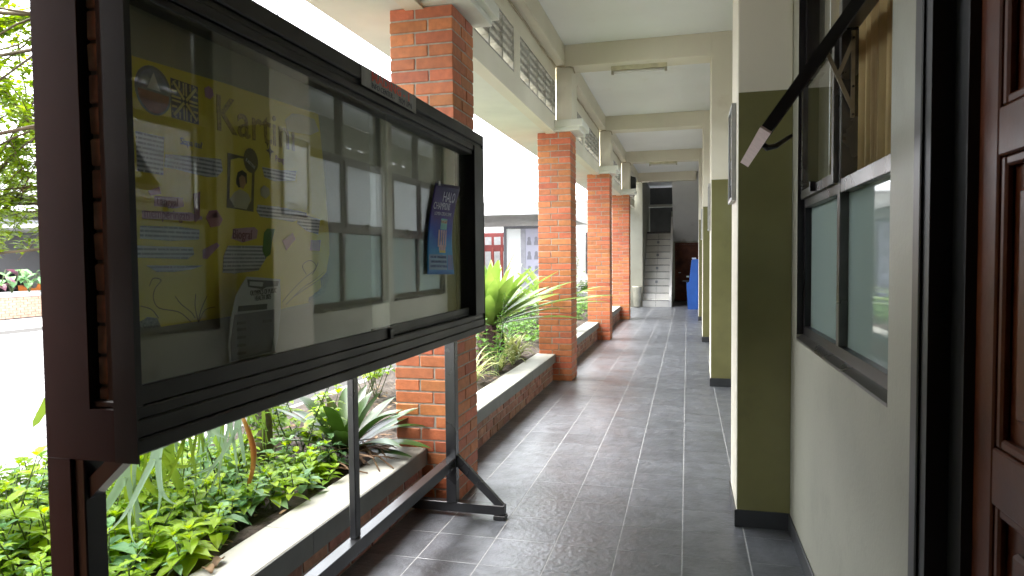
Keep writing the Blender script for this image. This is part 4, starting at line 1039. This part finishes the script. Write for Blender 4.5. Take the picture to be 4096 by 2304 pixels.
for z, dx, dy, L in ((1.5, -1.1, -.35, 1.5), (1.8, -1.2, .05, 1.5), (2.1, -1, -.6, 1.6), (2.35, -1.1, -.1, 1.5), (2.7, -.9, -.5, 1.4), (2.9, -1., .3, 1.3), (3.2, -.7, -.2, 1.2), (1.2, -1.2, -.1, 1.25), (1.35, -1.2, -.5, 1.4), (2.5, -1.2, -.35, 1.7), (3.2, -.8, -.8, 2.4), (2.9, -.7, -1.1, 2.3), (3.2, -1., -.2, 2.2), (3.0, -.15, -1., 1.6)):  # last long boughs added out of view to shade the near bay
    t = (z-.3)/2.9; branch((-.05-.65*max(0, (z-.9)/2.3), -.02-.13*(z-.9)/2.3, z), (dx, dy, rnd(-.05, .25)), L, .017, 2)
cl = lv.build('crown', mat('tree_leaf', (.11, .20, .015), .4, 0, 4., trans=.45, color2=(.22, .32, .03), spec=.35), TR, fix=False); lm.build('limbs', bark, TR, True, fix=False)

# ================================================================== FAR SIDE OF THE COURTYARD
# far planter with caladiums
FP = thing('far_planter', 'pale brick planter across the courtyard at the left edge', 'planter', (-19.2, 8, -.05))
fb = mat('far_brick', (.50, .33, .24), .85, .15, 9., rnd=.1)
core = box('core', mortar, FP, -1.6, -.03, 0, 22, 0, .62)
stf = MB()
for r in range(8):
    y = -.12*(r % 2)
    while y < 21.8:
        stf.box(-.06, 0+rnd(-.004, .004), max(0, y)+.006, y+.225, r*.077+.006, r*.077+.07); y += .235
tag(stf.build('bricks', fb, FP, fix=False), kind='stuff')
box('coping', mat('grey_coping', (.35, .35, .36), .7), FP, -1.65, .04, -.02, 22.02, .621, .72, c=.01)
cal = ['leftmost broad leaved plant in the far brick planter', 'second broad leaved plant from the left in the far planter', 'purple broad leaved plant in the far planter', 'fourth broad leaved plant from the left in the far planter', 'fifth broad leaved plant from the left in the far planter', 'broad leaved plant in the far planter next to the notice board post']
for i in range(6):
    b = MB(); lbx = (-19.6+rnd(-.5, .1), 14.9+i*.5, .66); t = thing('caladium', cal[i], 'plant', lbx, 'broad leaved plants in the far planter')
    sb = MB()
    for k in range(9):
        az = rnd(0, 6.28); hh = rnd(.25, .75); q = Vector((math.cos(az)*hh*.4, math.sin(az)*hh*.4, hh)); sb.tube([(0, 0, 0), q*.6, q], .012, 5); ovate(b, q, az, rnd(.28, .42), -.2, .75, .3)
    b.build('leaves', leafC if i != 2 else mat('purple_leaf', (.10, .03, .06), .5, 0, 3, trans=.25, color2=(.16, .06, .08)), t, fix=False); sb.build('stalks', stemm, t, fix=False)
# dark open hall behind it
HB = thing('open_hall', 'dark open-sided hall with pale roof fascia across the courtyard', 'building', (-24, 0, 0))
dkg = mat('dark_hall_wall', (.055, .06, .065), .8, .2, .7); fas = mat('pale_fascia', (.50, .49, .48), .7, .05, .5)
box('back_wall', dkg, HB, -6, -5.8, 2, 40, -.05, 4.0); box('roof', dkg, HB, -6.2, .6, 1.8, 40.2, 4.35, 4.6); box('fascia', fas, HB, .601, .75, 1.8, 40.2, 3.95, 4.9)
box('side_panel', mat('grey_hall_panel', (.20, .20, .21), .8, .15, .5), HB, -.2, 0, 13, 40, 1.2, 3.2)
for i in range(5): box('post', fas, HB, .1, .35, 6+i*6, 6.3+i*6, -.05, 4.34)
for i, (yy, c_) in enumerate(((14.6, (.35, .03, .03)), (17.2, (.04, .04, .05)), (19.2, (.40, .12, .02)))):
    t = thing('parked_motorbike', ['red', 'black', 'orange'][i]+' motorbike parked in front of the dark hall', 'motorbike', (-22.4, yy, -.05), 'motorbikes by the hall')
    Mb = mat('bike_paint%d' % i, c_, .3); 
    for x in (-.6, .6):
        w = MB(); w.tube([(x+math.cos(a*.3491)*.26, 0, .3+math.sin(a*.3491)*.26) for a in range(19)], .05, 6, False); w.build('wheel', spk, t, True)
    b = MB(); b.prism([(-.55, .55), (-.2, .5), (.25, .45), (.5, .85), (.42, 1.05), (.2, .75), (-.1, .72), (-.6, .85)], 1, -.12, .12); b.build('body', Mb, t)
    b = MB(); b.tube([(.42, -.3, 1.08), (.45, 0, 1.02), (.42, .3, 1.08)], .02, 6); b.build('handlebar', spk, t)
# building closing the end of the courtyard
EB = thing('end_building', 'white building with a maroon glazed door closing the courtyard', 'building', (0, 25.0, 0))
bw = MB(); bw.box(-30, -1.85, 0, .3, -.05, 3.6); bw.build('wall', whitepl, EB)
box('eave', mat('pale_eave', (.70, .70, .70), .7), EB, -30, -1.86, -1.2, .4, 3.601, 3.85)
mrn = mat('maroon_paint', (.22, .035, .03), .5, .15, 3.)
D0 = P(1221, 600, Y=25).x; D1 = P(1290, 600, Y=25).x
dr = bars('door', mrn, EB, [(D0-.1, D1, -.06, -.001, -.04, 2.55)])
gl_ = mat('pale_door_glass', (.42, .42, .42), .3)
wdt = D1-D0+.1; x0 = D0-.1
for i in range(3):
    a = x0+.1+i*(wdt-.1)/3
    box('door_pane', gl_, dr, a, a+(wdt-.1)/3-.13, -.066, -.0605, .3, 1.85); box('transom_pane', gl_, dr, a, a+(wdt-.1)/3-.10, -.066, -.0605, 2.1, 2.4)
    box('door_stile', mat('bright_maroon', (.34, .06, .045), .5), dr, a-.09, a-.03, -.075, -.0605, -.03, 2.0)
box('walkway_roof', mat('pale_roof_sheet', (.55, .55, .56), .7), EB, -30, -3.3, -7.6, -1.21, 2.72, 2.82)  # roof brought forward to shade the portrait board and white wall
for xx in (-9.5, -6.4, -3.5): box('walkway_post', whitepl, EB, xx-.08, xx+.08, -7.4, -7.25, -.05, 2.719)
w_ = box('window', winal, EB, -3.6, -2.9, -.05, -.001, 1.0, 2.5)
box('pane', gl_, w_, -3.53, -2.97, -.056, -.051, 1.07, 2.43)
# portrait board standing in the courtyard
PBD = thing('portrait_board', 'grey display board with rows of small portraits in the courtyard', 'display board', (P(1268, 600, Y=18.5).x, 18.5, -.05))
bw_ = 1.75
bars('frame', mat('dark_board_frame', (.05, .05, .06), .5), PBD, [(0, .07, -.05, .1, 0, 2.52), (bw_-.07, bw_, -.05, .1, 0, 2.52), (.07, bw_-.07, -.05, .1, 2.45, 2.52), (.07, bw_-.07, -.05, .1, .25, .32)])
box('panel', mat('lilac_grey_panel', (.30, .30, .37), .7, .05, 2.), PBD, .07, bw_-.07, 0, .04, .32, 2.45)
box('pale_strip', mat('pale_panel', (.50, .52, .52), .6, .04, 2.), PBD, .071, .48, -.012, -.001, .32, 2.449)
box('grey_strip', mat('grey_panel', (.22, .22, .25), .6), PBD, .482, .62, -.012, -.001, .32, 2.449)
hd = mat('portrait_dark', (.16, .16, .19), .8)
for r in range(5):
    for c_ in range(5):
        cx, cz = .72+c_*.20, 2.12-r*.40
        if cx > bw_-.12: continue
        b = MB(); b.prism([(cx-.065, cz-.13), (cx+.065, cz-.13), (cx+.06, cz-.05), (cx+.04, cz), (cx+.045, cz+.05), (cx+.03, cz+.09), (cx, cz+.10), (cx-.03, cz+.09), (cx-.045, cz+.05), (cx-.04, cz), (cx-.06, cz-.05)], 1, -.006, -.001); b.build('portrait', hd, PBD)
# low planter and bright shrub beyond the third column
t = thing('corner_planter', 'low planter with a pale coping beyond the third column', 'planter', (-4.6, 19.6, -.05))
box('wall', fb, t, 0, 2.4, 0, .2, 0, .5); box('coping', mat('grey_coping2', (.45, .46, .47), .7), t, -.02, 2.42, -.03, .6, .501, .62, c=.01); box('soil', soilm, t, .02, 2.38, .2, 1.4, 0, .5)
for k, (x, y, h, lab) in enumerate(((-3.6, 20.4, 1.5, 'bright bush beyond the third brick column'), (-2.9, 20.3, .5, 'low clipped bush on the far planter'), (-4.4, 17.6, .8, 'leafy bush at the foot of the portrait board'))):
    t = thing('far_bush', lab, 'bush', (x, y, .35 if k < 2 else -.05)); g = MB(); gs = MB()
    for i in range(70): 
        a = rnd(0, 6.28); r = rnd(0, .45); leafy(g, gs if i < 25 else None, (math.cos(a)*r, math.sin(a)*r, rnd(0, h*.6)), h*.45, 4, .11)
    g.build('crown', leafA if k != 1 else leafB, t, fix=False); gs.build('stems', stemm, t, fix=False)

# thin wire hanging above the case
pw = P(697, 20, X=-2.6)
tag(MB().tube([(pw.x, pw.y, 2.35), (pw.x+.004, pw.y, 2.75), (pw.x, pw.y+.003, 4.4)], .005, 6).build('hanging_wire', nav, None, True), 'thin dark wire hanging in the sky gap above the case', 'wire')
